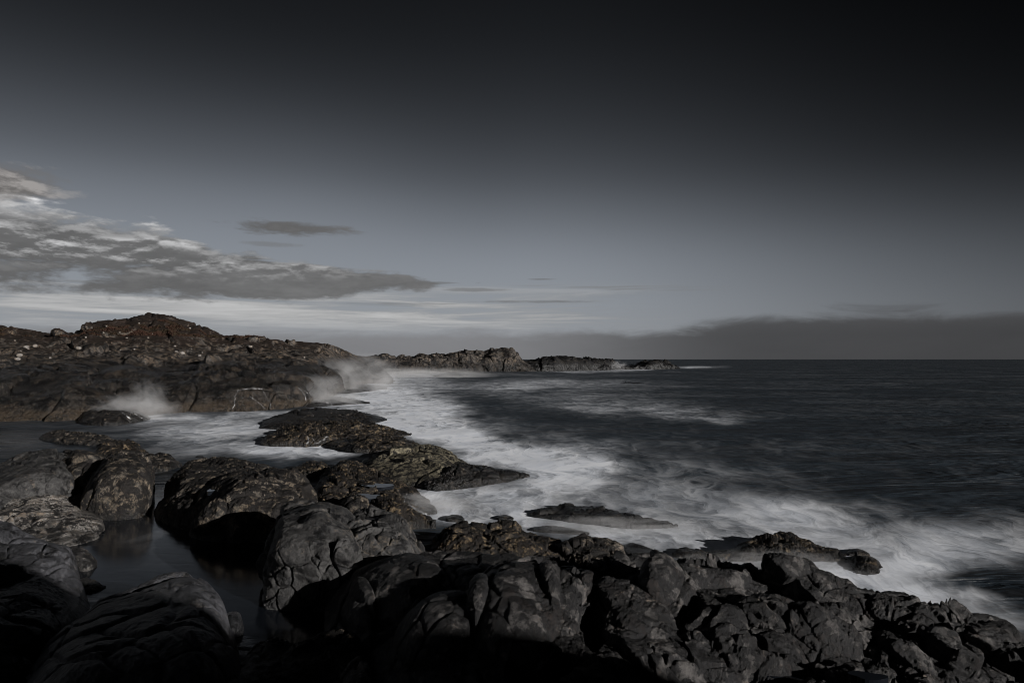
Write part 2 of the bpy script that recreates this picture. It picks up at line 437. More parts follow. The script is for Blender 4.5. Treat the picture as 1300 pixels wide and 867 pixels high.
M_darkslate = rock_mat('blue_black_rock', (.040, .0405, .0455), (.052, .047, .042), brown_amt=.25, black_amt=.55, bumpk=.9, zwet=.0, top_dark=.6, spec=.42, rough=.52)
M_head = rock_mat('headland_rock', (.064, .057, .051), (.092, .068, .048), brown_amt=.6, black_amt=.74, k=.30, pale=(.20, .185, .17), pale_amt=.20, zwet=4.0, zband=1.6, foot=1.1, heath=(9.3, (.025, .0155, .0120), (.018, .0135, .0105)), bumpk=1.3, streak=.35, top_dark=.5)
M_point = rock_mat('far_point_rock', (.056, .050, .045), (.080, .064, .050), brown_amt=.6, black_amt=.75, k=.13, zwet=2.6, zband=2.0, bumpk=1.3, top_dark=.4)
M_reef = rock_mat('dark_reef_rock', (.010, .0094, .0088), (.018, .015, .012), brown_amt=.5, black_amt=.9, k=.2, zwet=2.0, zband=1.5, top_dark=.5)
M_foamrock = rock_mat('washed_rock', (.034, .030, .026), (.085, .066, .047), brown_amt=.5, black_amt=1.0, k=1.2, zwet=.1, zband=.4, rough=.6, spec=.25, top_dark=.6, bumpk=1.3)

def rock(name, label, outline, mat, cat='rock', group=None, kind=None, res=1.0, **kw):
    if mat is M_seaweed: kw.setdefault('rough', 2.0)
    if mat is M_brown: kw.setdefault('rough', 1.5)
    P, cid = mound(outline, res=res, **kw)
    nx, nt_ = P.shape[:2]
    ymid = float(P[..., 1].mean()); xmid = float(P[..., 0].mean())
    org = (xmid, ymid, float(P[..., 2].min()) if kw.get('z0', 0) else 0.0)
    o = mesh_obj(name, P.reshape(-1, 3), grid_faces(nx, nt_), mat, origin=org)
    tag(o, label, cat, group, kind)
    GRIDS.append((label, P))
    return o, P

GRIDS = []
# ------------------------------------------------------------------ the headland on the left
def pillar(cols, K, nx, rows, name, mat, size, amp, seed, kind='structure', top_noise=0, org=(0, 0, 0), smk=4, **kw):
    """land given as columns of (px, [(py, D), ...front to back])"""
    px = np.array([c[0] for c in cols], float)
    kn = np.array([c[1] for c in cols], float)              # cols x K x 2
    seg = np.r_[0, np.cumsum(np.abs(np.diff(px)) + np.abs(np.diff(kn[:, -2, 0])) * .3)]
    s = np.linspace(0, seg[-1], nx)
    pxs = np.interp(s, seg, px)
    Pk = []
    for k in range(kn.shape[1]):
        py = smooth1(np.interp(s, seg, kn[:, k, 0]), smk); D = smooth1(np.interp(s, seg, kn[:, k, 1]), smk * 2)
        xx, zz = place(pxs, py, D); Pk.append(np.stack([xx, D, zz], 1))
    Pk = np.array(Pk)                                        # K x nx x 3
    rowsarr = []
    for k in range(len(rows)):
        n = rows[k]; t = np.linspace(0, 1, n, endpoint=(k == len(rows) - 1))
        # Hermite between knots
        p0, p1 = Pk[k], Pk[k + 1]
        m0 = (Pk[k + 1] - Pk[max(k - 1, 0)]) * .5 if k > 0 else p1 - p0
        m1 = (Pk[min(k + 2, len(Pk) - 1)] - Pk[k]) * .5 if k + 2 < len(Pk) else p1 - p0
        L0 = np.linalg.norm(p1 - p0, axis=1, keepdims=True)
        m0 = m0 / np.maximum(np.linalg.norm(m0, axis=1, keepdims=True), 1e-6) * L0
        m1 = m1 / np.maximum(np.linalg.norm(m1, axis=1, keepdims=True), 1e-6) * L0
        for q in t:
            h00 = 2 * q**3 - 3 * q**2 + 1; h10 = q**3 - 2 * q**2 + q; h01 = -2 * q**3 + 3 * q**2; h11 = q**3 - q**2
            rowsarr.append(h00 * p0 + h10 * m0 + h01 * p1 + h11 * m1)
    P = np.stack(rowsarr, 1)
    N = normals(P)
    P2, cid = relief(P, N, size, amp, seed=seed, **kw)
    want = smooth1(np.interp(s, seg, kn[:, -2, 0]), smk)
    have = project(P2[..., 0], P2[..., 1], P2[..., 2])[1].min(1)
    r = smooth1(have - want, 9)
    m_ = P2.shape[1]; kz = np.clip((np.arange(m_) / m_ - .35) / .5, 0, 1) ** 1.5
    P2[..., 2] += (r * Pk[-2][:, 1] / F)[:, None] * kz
    return P2, cid

def hc(px, base, sh, mid, top, dm=26, dt=62, dsh=3.2):
    db = float(sea_dist(base))
    kb = place(px, 0, 1)
    return (px, [(float(project(0, db - 1.0, -1.5)[1]), db - 1.0), (base, db), (sh, db + dsh), (mid, db + dm), (top, db + dt), (top + 14, db + dt + 40)])
H_cols = [hc(-260, 548, 515, 470, 395), hc(-120, 541, 508, 466, 402), hc(0, 535, 503, 464, 413), hc(35, 534, 501, 462, 418), hc(64, 534, 500, 461, 424), hc(74, 533.5, 499.5, 461, 417), hc(87, 533, 499, 460, 424),
          hc(106, 532, 498, 460, 418), hc(111, 532, 498, 460, 410), hc(138, 531, 497, 459, 406), hc(163, 529, 496, 459, 404.5), hc(187, 526, 495, 459, 398), hc(208, 524, 493, 458, 399), hc(235, 523, 492, 457, 407),
          hc(256, 522.5, 491, 457, 414), hc(284, 522, 490, 457, 426), hc(322, 521.5, 489, 459, 427), hc(346, 520.5, 489, 460, 430.5), hc(374, 519, 489, 462, 433), hc(400, 514, 488, 464, 435), hc(416, 508, 486, 466, 436.5),
          hc(433, 500, 483, 467, 443, 24, 60), hc(450, 492, 479, 467.5, 451, 24, 60), hc(468, 487, 478.5, 470, 459, 16, 40), hc(488, 487, 483, 478, 471, 10, 24, 2.5), hc(500, 488, 487, 485, 483, 5, 12, 1.5)]
HP, hcid = pillar(H_cols, 6, 800, [4, 40, 46, 76, 14], 'headland', M_head, 4.2, .95, 3.7, lump=1.0, stretch=(1, 1.3, 2.0), strata=(.15, .05, .3), rough=.8, fine=.7)
headland = mesh_obj('headland', HP.reshape(-1, 3), grid_faces(*HP.shape[:2]), M_head)
tag(headland, kind='structure')

# ------------------------------------------------------------------ far rocky point and islets
K = dict(size=4.5, amp=1.1, e=.75, sm=1, res=1.7, rough=.7, fine=.7)
rock('rocky_point', 'low rocky point reaching out to sea beyond the headland', [(430, 462, 474), (450, 452, 474.5), (461, 451.5, 474.5), (475, 451, 475), (488, 449.5, 475), (496, 451.5, 475), (520, 451, 474.5), (546, 449, 474), (560, 449, 473), (590, 452, 472.5), (610, 456, 472), (625, 462, 471.8), (632, 470, 471.8)], M_point, 'rocky point', depth=70, c=.5, seed=2.2, **K)
rock('rock_knoll', 'rounded pale rock knoll at the middle of the far point', [(548, 466, 472.5), (556, 452, 472.5), (581, 446, 472.2), (592, 445, 472.2), (604, 443.8, 472), (614, 445.5, 472), (625, 442.3, 472), (638, 441.3, 472), (650, 443, 472), (657, 448.5, 471.8), (662, 456, 471.8), (674, 462, 471.6), (684, 470, 471.5)], M_point, 'rock', depth=46, c=.4, seed=5.1, lump=1.2, **K)
rock('rock_reef', 'long dark jagged reef past the pale knoll on the far point', [(652, 468, 471.8), (661, 459, 471.6), (677, 456.5, 471.5), (690, 453.5, 471.5), (704, 451, 471.4), (718, 452, 471.2), (731, 453, 471), (746, 454.2, 470.6), (760, 455, 470.3), (769, 454.4, 470), (777, 456.5, 469.5), (781, 462, 469.2), (785, 467.5, 469)], M_reef, 'reef', depth=40, c=.4, seed=8.4, **K)
rock('rock_islet', 'last low dark islet off the tip of the far point', [(778, 468.2, 468.8), (784, 464, 468.8), (790, 462.4, 468.9), (798, 463.5, 468.9), (806, 461.8, 468.9), (815, 458.3, 468.9), (826, 457, 468.9), (835, 455.8, 468.8), (845, 457.8, 468.6), (854, 461.5, 468.4), (860, 465, 468.2), (864, 467.7, 468)], M_reef, 'islet', depth=34, c=.4, seed=1.4, **K)
rock('skerry', 'small flat dark skerry in front of the far point', [(550, 477.6, 478), (560, 475.2, 478), (575, 473.8, 478), (588, 476, 478.2), (593, 478, 478.4)], M_foamrock, 'skerry', res=1.6, c=.5, size=1.2, amp=.3)
rock('skerry', 'barely awash dark skerry on the open water below the islet', [(786, 485.8, 486.2), (796, 484.3, 486.6), (808, 485.0, 486.8), (818, 486.2, 486.8)], M_foamrock, 'skerry', res=1.6, c=.5, size=1.2, amp=.2)
rock('skerry', 'dark sliver of skerry just under the tip islet', [(838, 472.4, 472.7), (850, 470.9, 473), (862, 471.4, 473), (872, 472.5, 472.8)], M_foamrock, 'skerry', res=1.6, c=.5, size=1.2, amp=.2)

# rocks at the foot of the headland, washed by the surf
rock('rock', 'smooth dark rock with water sheeting off it at the cliff foot', [(100, 533, 537), (108, 522, 539), (118, 515, 540), (134, 511, 540.5), (150, 511.5, 540), (164, 515, 538), (176, 521, 536), (186, 527, 533), (192, 531, 532)], M_foamrock, e=.85, res=1.5, size=1.3, amp=.18, c=.3)
rock('rock', 'low washed rock under the white cascade beside the headland', [(384, 514, 516), (392, 507, 517), (404, 503, 517), (420, 503.5, 515), (440, 505, 513), (458, 508, 512), (470, 511, 512)], M_foamrock, e=.9, res=1.6, size=1.6, amp=.25, c=.4)
rock('rock', 'misty low rock behind the cascade where surf breaks', [(398, 498, 500), (410, 492, 501), (430, 488.5, 500), (455, 488, 498), (475, 489, 495.5), (492, 491.5, 493.5)], M_foamrock, e=.9, res=1.6, size=2.0, amp=.35, c=.4)
rock('rock', 'upper flat wet slab in the channel streaming with foam', [(330, 541.5, 543), (338, 533, 544), (355, 527, 545), (374, 522, 546), (395, 519.5, 546), (415, 518.5, 545), (435, 519.5, 543), (455, 522, 541), (470, 525, 539), (484, 529, 535), (492, 532, 533)], M_foamrock, e=.95, res=1.5, size=1.5, amp=.17, c=.35)
rock('rock', 'weedy slab in the channel with a little cascade over it', [(331, 561, 563), (336, 555, 565), (345, 550, 566), (356, 545, 566), (372, 540, 566), (400, 536, 565), (425, 534.5, 562), (450, 535, 560), (475, 538, 558), (500, 544, 556), (515, 548, 553), (522, 551, 552)], M_seaweed, e=.85, res=1.5, size=.9, amp=.2, c=.3)
rock('rock', 'long low dark rock just behind the olive dome', [(414, 563, 566), (424, 559, 569), (440, 557, 572), (452, 553, 574), (470, 551.5, 575), (490, 553, 575), (508, 555, 573), (522, 559, 569), (532, 564, 567)], M_seaweed, e=.8, res=1.5, size=.9, amp=.2, c=.3)
rock('rock', 'low golden brown weedy rock nearest the calm left bay', [(52, 557, 558.5), (60, 550, 560), (72, 546.5, 562), (82, 545.5, 563.5), (98, 548, 564.5), (114, 549.5, 565.5), (128, 551.5, 566), (140, 554.5, 566), (150, 560, 565)], M_brown, e=.8, res=1.5, size=.8, amp=.17, c=.3)
rock('rock', 'low knobbly weedy rock right of the golden brown one', [(120, 576, 579), (126, 567, 580), (134, 561, 581), (148, 558.5, 582), (162, 559.5, 582), (174, 563, 581), (184, 569, 579), (190, 575, 577)], M_seaweed, e=.75, res=1.5, size=.7, amp=.17, c=.3)
rock('rock', 'rough brown rock beside the gap into the inlet', [(172, 590, 596), (180, 580, 598), (192, 576, 599), (204, 575, 599), (216, 578, 598), (226, 584, 594), (233, 590, 592)], M_brown, e=.75, res=1.5, size=.6, amp=.14, c=.3)
rock('stone', 'small dark stone alone in the pale channel water', [(250, 579.5, 580.5), (253, 577.6, 581), (257, 577.6, 581), (261, 580.3, 581)], M_seaweed, 'stone', res=2, size=.4, amp=.05, c=.3)

# ------------------------------------------------------------------ boulders around the inlet
rock('boulder', 'big smooth grey boulder with a flat split face by the bay', [(-40, 628, 634), (-25, 610, 640), (-6, 598, 642), (5, 590, 640), (20, 581, 638), (34, 575, 636), (48, 571.5, 634), (61, 569.5, 632), (72, 570.5, 632), (80, 575, 632), (87, 585, 632), (92, 598, 632), (96, 614, 630), (100, 626, 628)], M_slate, e=.62, res=1.35, size=1.9, amp=.17, c=.22, crack=1.2, lump=.6, seed=3.3, z0=.4)
rock('boulder', 'brown streaked boulder wedged behind the split grey one', [(66, 612, 620), (74, 585, 624), (84, 573, 626), (98, 570.5, 628), (112, 571.5, 628), (124, 575.5, 628), (134, 584, 626), (142, 600, 622), (146, 612, 616)], M_brown, e=.65, res=1.35, size=1.1, amp=.18, c=.2, z0=.3, lump=.7)
rock('boulder', 'tall warm lit boulder with a dark crest beside the inlet', [(104, 650, 654), (108, 632, 656), (114, 614, 658), (121, 601, 659), (130, 588, 660), (140, 578, 660), (156, 572.5, 660), (168, 572.5, 659), (180, 574.5, 657), (187, 582, 654), (190, 592, 650), (190, 612, 647), (188.5, 628, 645), (187, 640, 644)], M_brown, e=.55, res=1.45, size=1.3, amp=.17, c=.15, strata=(.1, .5, .2), stretch=(1, 1, 3), lump=.7, seed=7.7)
rock('rock', 'pale speckled ledge sloping into the inlet below the grey boulder', [(-40, 620, 700), (0, 617, 698), (30, 613, 698), (60, 612, 697), (84, 614, 695), (103, 622, 692), (117, 636, 688), (128, 648, 684), (132.5, 660, 680), (133, 672, 678)], M_lichen, e=.9, res=1.3, size=1.4, amp=.17, c=.45, lump=.8, seed=4.8)
rock('stone', 'small barnacled rock at the edge of the dark inlet', [(84, 712, 716), (88, 700, 722), (96, 696.5, 725), (106, 696.5, 726), (116, 701, 725), (123, 708, 722), (128, 715, 719)], M_lichen, 'stone', e=.7, res=1.5, size=.5, amp=.1, c=.2)
rock('stone', 'flat dark weedy stone low in the inlet under the barnacled one', [(98, 741, 745), (104, 735, 749), (114, 733, 752), (126, 736, 751), (134, 741, 748), (138, 745, 746)], M_seaweed, 'stone', e=.8, res=1.4, size=.4, amp=.09, c=.4)
rock('boulder', 'dark blue-black cracked rock slope filling the lower left corner', [(-60, 655, 905), (-20, 660, 900), (0, 670, 895), (15, 677, 890), (31, 684, 880), (50, 688, 865), (66, 692.5, 845), (83, 701, 825), (92, 716, 808), (104, 730, 796), (112, 748, 786), (118, 764, 778)], M_darkslate, e=.8, res=1.1, size=1.5, amp=.24, c=.35, crack=1.4, seed=9.3)
rock('boulder', 'rounded dark whaleback boulder lit along its right shoulder', [(40, 855, 945), (66, 815, 950), (95, 788, 950), (132, 762, 948), (156, 755, 946), (183, 743.5, 944), (208, 733, 942), (221, 729, 940), (246, 729.5, 938), (263, 740, 932), (277, 754, 924), (287, 772, 914), (293, 788, 906), (301, 806, 898), (308, 830, 890), (312, 852, 880), (316, 868, 874)], M_darkslate, e=.72, res=1.15, size=2.2, amp=.17, c=.3, crack=1.0, facet=.55, lump=.5, strata=(.2, .6, .9), seed=14.1)
rock('stone', 'round black stone hugging the whaleback boulder in the water', [(288, 798, 806), (292, 782, 808), (298, 777.5, 809), (305, 780, 808), (310, 788, 806), (313, 798, 803)], M_darkslate, 'stone', e=.6, res=1.4, size=.6, amp=.07, c=.2)
rock('rock', 'low weedy rocks glinting gold at the bottom of the inlet', [(300, 858, 900), (318, 832, 905), (332, 818, 905), (350, 812, 905), (372, 816, 905), (392, 812, 905), (415, 803, 905), (436, 802, 905), (456, 814, 905), (470, 840, 900)], M_brown, e=.75, res=1.1, size=.6, amp=.15, c=.35, seed=1.9)
rock('boulder', 'round barnacled boulder catching light at the bottom edge', [(432, 880, 905), (440, 856, 910), (450, 840, 912), (460, 834, 912), (470, 840, 912), (477, 856, 910), (480, 878, 905)], M_lichen, e=.6, res=1.2, size=.7, amp=.08, c=.2, z0=.1)
rock('rock', 'left shoulder of the patched rock across the inlet', [(198, 649, 653), (203, 637, 660), (211, 628, 664), (219, 612, 668), (226, 602, 671), (242, 588, 674), (262, 582.5, 677), (286, 579.5, 678), (310, 582.5, 678), (330, 589, 676), (350, 594, 672), (364, 604, 664), (372, 618, 650)], M_brown, e=.72, res=1.4, size=1.0, amp=.16, c=.28, strata=(.2, .7, .4), stretch=(1, 1, 2.6), seed=2.9)
rock('rock', 'right lobe of the patched rock with a deep shaded hollow', [(242, 678, 681), (250, 652, 684), (262, 628, 686), (278, 610, 688), (300, 598, 689), (325, 592.5, 689), (350, 592.5, 689), (372, 596, 688), (384, 603, 684), (392, 612, 676), (397, 622, 664)], M_brown, e=.6, res=1.4, size=1.0, amp=.17, c=.2, strata=(.1, .8, .2), stretch=(1, 1, 2.4), seed=5.9)
rock('boulder', 'tall blocky slate boulder standing in the inlet', [(338, 756, 762), (340.5, 735, 766), (344, 706, 770), (349, 680, 772), (354, 656, 773), (361, 641.5, 774), (372, 636.5, 775), (398, 634, 776), (416, 637, 777), (432, 643, 777), (446, 655, 776), (456, 680, 773), (462, 710, 768)], M_slate, e=.5, res=1.25, size=1.1, amp=.17, c=.16, crack=1.5, strata=(.5, -.6, .2), seed=8.8, groove=.3)
rock('boulder', 'split slate boulder with a pale cracked face right of the blocky one', [(420, 722, 738), (426, 694, 742), (434, 672, 744), (444, 655, 745), (456, 645.5, 746), (469, 643.5, 747), (486, 646, 748), (500, 650, 748), (511, 656.5, 747), (519, 668, 744), (526, 681, 738), (534, 691, 730), (542, 699, 720)], M_slate, e=.55, res=1.25, size=.9, amp=.15, c=.18, crack=1.4, strata=(.6, -.7, .1), seed=4.1, z0=.2, groove=.3)
rock('rock', 'thin weedy rock bar joining the patched rock to its neighbour', [(366, 598, 601), (374, 592, 604), (386, 588, 606), (398, 585, 607), (408, 586, 607), (417, 590, 605), (424, 596, 601)], M_seaweed, e=.75, res=1.5, size=.5, amp=.11, c=.25)
rock('rock', 'black weedy rock holding small pools above the blocky boulder', [(394, 642, 652), (399, 622, 658), (406, 609, 662), (415, 598, 665), (424, 592.5, 667), (438, 586, 668), (452, 588, 668), (468, 594, 668), (485, 600, 667), (505, 609, 664), (522, 618, 660), (534, 627, 655), (546, 638, 652), (556, 647, 650)], M_seaweed, e=.85, res=1.4, size=.8, amp=.17, c=.4, seed=3.9)
rock('stone', 'rusty orange block in front of the pools', [(430, 652, 656), (436, 636, 658), (446, 628, 659), (458, 627, 659), (467, 633, 658), (471, 646, 655)], M_brown, 'stone', e=.5, res=1.4, size=.5, amp=.08, c=.15, z0=.3)
rock('stone', 'black and rust knobbly block on the seaward side of the pools', [(470, 652, 656), (475, 636, 660), (486, 627, 662), (498, 626, 663), (508, 633, 663), (516, 641, 662), (526, 647, 662), (536, 652, 661.5), (546, 656.5, 661), (554, 659.5, 660.5)], M_seaweed, 'stone', e=.55, res=1.4, size=.4, amp=.11, c=.18, z0=.2)
rock('boulder', 'olive dome of rock with foam curling round it', [(455, 592, 600), (463, 584, 606), (476, 576, 611), (500, 567, 616), (523, 563.3, 619), (545, 562.8, 620), (558, 566, 620), (570, 574, 619), (584, 583, 616), (600, 592, 612), (612, 601, 608)], M_dome, e=.85, res=1.4, size=1.5, amp=.13, c=.35, lump=.7, seed=7.2)
rock('rock', 'black wet tongue of rock running seaward off the olive dome', [(526, 614, 617), (532, 601, 620), (542, 592, 622), (556, 587, 623), (572, 585, 622), (590, 588, 620), (610, 591, 617), (630, 594.5, 613), (650, 596, 609), (664, 599, 605), (672, 602, 603.5)], M_foamrock, e=.8, res=1.4, size=.8, amp=.24, c=.3, seed=2.7, rough=1.6)

# rocks seaward of the shelf
rock('rock', 'ridge of gold brown weedy rock behind the near shelf', [(528, 704, 716), (540, 694, 722), (549, 690, 726), (556, 681, 728), (566, 672, 730), (578, 666, 731), (590, 663, 732), (604, 663.5, 732), (620, 667, 732), (634, 664, 731), (648, 663, 731), (660, 667, 731), (680, 678, 731), (701, 683.5, 731), (716, 687, 731), (728, 690, 730), (742, 697, 729)], M_seaweed, e=.7, res=1.35, size=.8, amp=.15, c=.2, seed=6.6)
rock('rock', 'weedy end knob of the ridge with a rusty foot', [(700, 702, 716), (712, 691, 728), (726, 683, 733), (740, 679.5, 735), (755, 682, 736), (768, 685.5, 736), (780, 688, 735), (787, 694, 733), (792, 703, 728), (798, 712, 722)], M_brown, e=.65, res=1.35, size=.6, amp=.14, c=.18, seed=8.1, rough=1.4)
rock('rock', 'flat wet rock peeping from the foam past the ridge end', [(776, 700, 703), (784, 692, 706), (798, 690, 707), (812, 692.5, 707), (826, 697, 706), (838, 701, 704)], M_foamrock, e=.9, res=1.4, size=.6, amp=.09, c=.3)
rock('rock', 'thin pale-edged rock in the surf above the ridge', [(676, 671, 673), (688, 667.5, 675), (704, 667, 676), (722, 669.5, 677), (740, 673.5, 677), (748, 676, 677)], M_foamrock, e=.9, res=1.4, size=.6, amp=.08, c=.4)
rock('rock', 'long half-drowned dark reef out in the middle of the surf', [(672, 652, 654), (688, 647.5, 656), (706, 643.5, 658), (722, 642, 660), (746, 643, 663), (765, 645, 665), (784, 648.5, 667), (805, 652.5, 668), (822, 657, 668), (845, 662, 668), (860, 665.5, 667)], M_foamrock, e=1.0, res=1.3, size=.7, amp=.24, c=.45, seed=1.1, rough=2.0)
rock('stone', 'small dark stone in the surf left of the half-drowned reef', [(630, 656.6, 657.6), (634, 654, 658.4), (641, 652.5, 658.8), (648, 655, 658.6), (652, 657.5, 658.4)], M_foamrock, 'stone', res=1.4, size=.4, amp=.05, c=.3)
rock('stone', 'small dark stone in the white water below the black tongue', [(566, 657, 658.5), (570, 654, 659.5), (578, 652.8, 660), (586, 655, 660), (590, 658.5, 660)], M_foamrock, 'stone', res=1.4, size=.4, amp=.06, c=.3)
rock('rock', 'jagged dark rock chain in the mist behind the shelf', [(852, 702, 705), (858, 697, 707), (870, 695, 708), (882, 697.5, 709), (894, 700, 710), (906, 698.5, 710), (918, 698, 711), (930, 694.5, 711), (943, 688.5, 712), (955, 683, 712), (968, 679, 712), (988, 676, 713), (1002, 677.5, 713), (1013, 681.5, 713), (1026, 687, 713), (1038, 692, 713), (1052, 697, 713), (1065, 700, 712), (1078, 706, 711)], M_seaweed, e=.75, res=1.35, size=.55, amp=.17, c=.25, seed=4.4, rough=2.4)
rock('stone', 'round dark cap of rock in the surf right of the jagged chain', [(1070, 702, 704), (1074, 697, 706), (1085, 694.8, 707), (1094, 697.5, 707), (1101, 703, 706)], M_seaweed, 'stone', e=.7, res=1.4, size=.4, amp=.07, c=.2)
rock('rock', 'knobbly seaweed rock farthest right in the white surf', [(1066, 722, 728), (1074, 711, 733), (1086, 705.5, 736), (1098, 704.5, 737), (1108, 708, 737), (1116, 716, 736), (1121, 728, 733)], M_seaweed, e=.8, res=1.4, size=.5, amp=.11, c=.3, seed=9.9, z0=-.1, rough=2.2)

# ------------------------------------------------------------------ the near shelf, split into its jointed blocks
S = [(415, 772, .15), (430, 748, .5), (450, 728, .75), (470, 716, .9), (500, 706, 1.05), (530, 700, 1.15), (560, 699, 1.2), (600, 701, 1.25), (640, 703, 1.3), (700, 707, 1.3), (740, 712, 1.3), (765, 712, 1.35), (780, 704, 1.45), (800, 701, 1.5), (829, 705, 1.45), (850, 708, 1.45), (874, 711, 1.45), (898, 713, 1.4), (919, 710.5, 1.4),
     (940, 716, 1.35), (958, 718, 1.3), (968, 712, 1.35), (984, 706, 1.4), (1002, 703.5, 1.4), (1018, 709, 1.35), (1034, 719, 1.3), (1061, 733, 1.2), (1082, 745, 1.15), (1100, 747, 1.1), (1120, 751, 1.05), (1144, 757, 1.0), (1162, 759, 1.0), (1189, 760.5, .98), (1206, 766, .95), (1218, 776, .9), (1229, 788, .85), (1245, 788.5, .85), (1258, 791, .82), (1266, 794, .8), (1276, 804, .75), (1281, 813, .72), (1300, 817, .7), (1350, 842, .6), (1420, 880, .4)]
S = np.array(S)
Bp = np.array([(415, -.5), (440, -.35), (480, .0), (520, .2), (600, .42), (700, .5), (850, .45), (1000, .38), (1150, .35), (1300, .3), (1420, .1)])
nx = 1150; pxs = np.linspace(415, 1420, nx)
cr = smooth1(np.interp(pxs, S[:, 0], S[:, 1]), 5); zc = smooth1(np.interp(pxs, S[:, 0], S[:, 2]), 9); zb = np.interp(pxs, Bp[:, 0], Bp[:, 1])
rows = []
u = (pxs - 650) / F
Dcr = sea_dist(cr, 0) * 0 + (CAM_H - zc) * (sea_dist(cr) / CAM_H)
Dbt = (CAM_H - zb) * (sea_dist(np.full(nx, 880.0)) / CAM_H)
Dbt = np.minimum(Dbt, Dcr - .6)
n_front, n_main, n_back = 14, 250, 46
for t in np.linspace(0, 1, n_front, endpoint=False):
    rows.append(np.stack([u * (Dbt - 1.6 * (1 - t)), Dbt - 1.6 * (1 - t), zb - .9 * (1 - t) ** 2], 1))
for t in np.linspace(0, 1, n_main):
    Dv = Dbt + (Dcr - Dbt) * t
    zz = zb + (zc - zb) * (0.80 * t + .20 * np.sin(t * math.pi / 2)) + .0 * t
    rows.append(np.stack([u * Dv, Dv, zz], 1))
for t in np.linspace(0, 1, n_back + 1)[1:]:
    Dv = Dcr + 1.7 * t; zz = zc - (zc + .6) * (t ** 1.25)
    rows.append(np.stack([u * Dv, Dv, zz], 1))
SP = np.stack(rows, 1)
# rounded whalebacks and hollows that stand out of the shelf: (px, py, width px, height px, rise m)
py_g = project(SP[..., 0], SP[..., 1], SP[..., 2])[1]; px_g = project(SP[..., 0], SP[..., 1], SP[..., 2])[0]
def swell(cx, cy, rx, ry, h, rot=0, p=1.6):
    c_, s_ = math.cos(rot), math.sin(rot)
    dx, dy = px_g - cx, py_g - cy
    a, b = (dx * c_ + dy * s_) / rx, (-dx * s_ + dy * c_) / ry
    return h * np.clip(1 - (a * a + b * b), 0, 1) ** (1 / p)
lift = swell(652, 782, 62, 56, .60, -.15) + swell(560, 800, 66, 40, .42, -.5) + swell(500, 745, 62, 44, .30, -.2) + swell(452, 790, 26, 46, .3) + swell(590, 735, 70, 20, .12) \
     + swell(720, 765, 34, 40, .33, .1) + swell(800, 775, 66, 26, .22, .35) + swell(838, 748, 22, 22, .3) + swell(905, 725, 60, 14, .2) + swell(990, 722, 50, 16, .2) + swell(1060, 800, 52, 34, .28, .1) \
     + swell(985, 780, 44, 26, .22) + swell(1190, 835, 90, 30, .36, .45) + swell(1165, 780, 64, 22, .2, .3) + swell(1255, 810, 30, 22, .24) + swell(905, 800, 40, 24, .2) + swell(960, 830, 60, 18, .2, .2) \
     - swell(745, 735, 60, 12, .2) - swell(755, 790, 14, 40, .3) - swell(880, 770, 18, 26, .32) - swell(700, 850, 60, 30, .3) - swell(560, 765, 40, 14, .12) - swell(1120, 850, 60, 14, .28, .5) - swell(1010, 858, 90, 16, .25) - swell(860, 860, 80, 16, .2)
SP[..., 2] += lift
N = normals(SP) + np.array((0, -.1, .7)); N /= np.linalg.norm(N, axis=2, keepdims=True)
sz = 0.80
P1, scid = relief(SP, N, sz, .31, seed=12.3, facet=1.15, crack=1.1, lump=.5, strata=(.30, .25, -.45), stretch=(2.5, 1.1, .75), rough=.75, edge=.07)
P0, _ = relief(SP, N, 1.6, .15, seed=31.0, facet=.4, crack=1.2, lump=.5, strata=(.1, -.5, .2), stretch=(1, 1, 2.0))
wl = 1 - np.clip((px_g - 640) / 60, 0, 1)[..., None]            # smooth whalebacks on the left, jointed blocks on the right
wl = wl * wl * (3 - 2 * wl)
SPF = P0 * wl + P1 * (1 - wl)
py2 = project(SPF[..., 0], SPF[..., 1], SPF[..., 2])[1]
resid = smooth1(py2[:, n_front:].min(1) - cr, 45)
kz = np.concatenate([np.zeros(n_front), np.linspace(0, 1, n_main) ** 2, np.linspace(1, .0, n_back)])
SPF[..., 2] += np.clip(resid * Dcr / F, -.5, .5)[:, None] * kz[None, :]
fs = grid_faces(*SP.shape[:2]); V = SPF.reshape(-1, 3)
shelf_org = (2.0, 11.0, 0.0)
shelf = bpy.data.objects.new('rock_shelf', None); shelf.location = shelf_org; col.objects.link(shelf)
tag(shelf, 'broad dark cracked rock shelf across the foreground, falling to the surf', 'rock shelf')
fc = scid[fs[:, 0]].copy()
pf = px_g.ravel()[fs[:, 0]]
fc[pf < 690] = 1
ids, inv, cnt = np.unique(fc, return_inverse=True, return_counts=True)
vis = (project(*V[fs[:, 0]].T)[1] < 900)
cv = np.bincount(inv, weights=vis.astype(float)); cv[ids == 1] = -1
order = np.argsort(-cv)
big = [k for k in order[:260] if cv[k] > 90]
def sub_obj(name, sel, kind=None):
    f = fs[sel]; uq, nf = np.unique(f, return_inverse=True)
    v = V[uq]; o_ = v.mean(0)
    o = mesh_obj(name, v, nf.reshape(-1, 4), M_shelf, parent=shelf, origin=o_)
    if kind: o['kind'] = kind
    return o
isbig = np.zeros(len(ids), bool); isbig[big] = True
NT = SP.shape[1] - 1
def islands(sel):
    left = set(sel.tolist()); out = []
    while left:
        st = [left.pop()]; grp = []
        while st:
            q_ = st.pop(); grp.append(q_)
            for nb_ in (q_ + NT, q_ - NT, q_ + 1 if (q_ + 1) % NT else -1, q_ - 1 if q_ % NT else -1):
                if nb_ in left: left.remove(nb_); st.append(nb_)
        out.append(np.array(grp))
    return out
crumbs = []
for k in big:
    for grp in islands(np.nonzero(inv == k)[0]):
        if len(grp) > 60: sub_obj('rock_block', grp)
        else: crumbs.append(grp)
rest = ~isbig[inv] & (fc != 1)
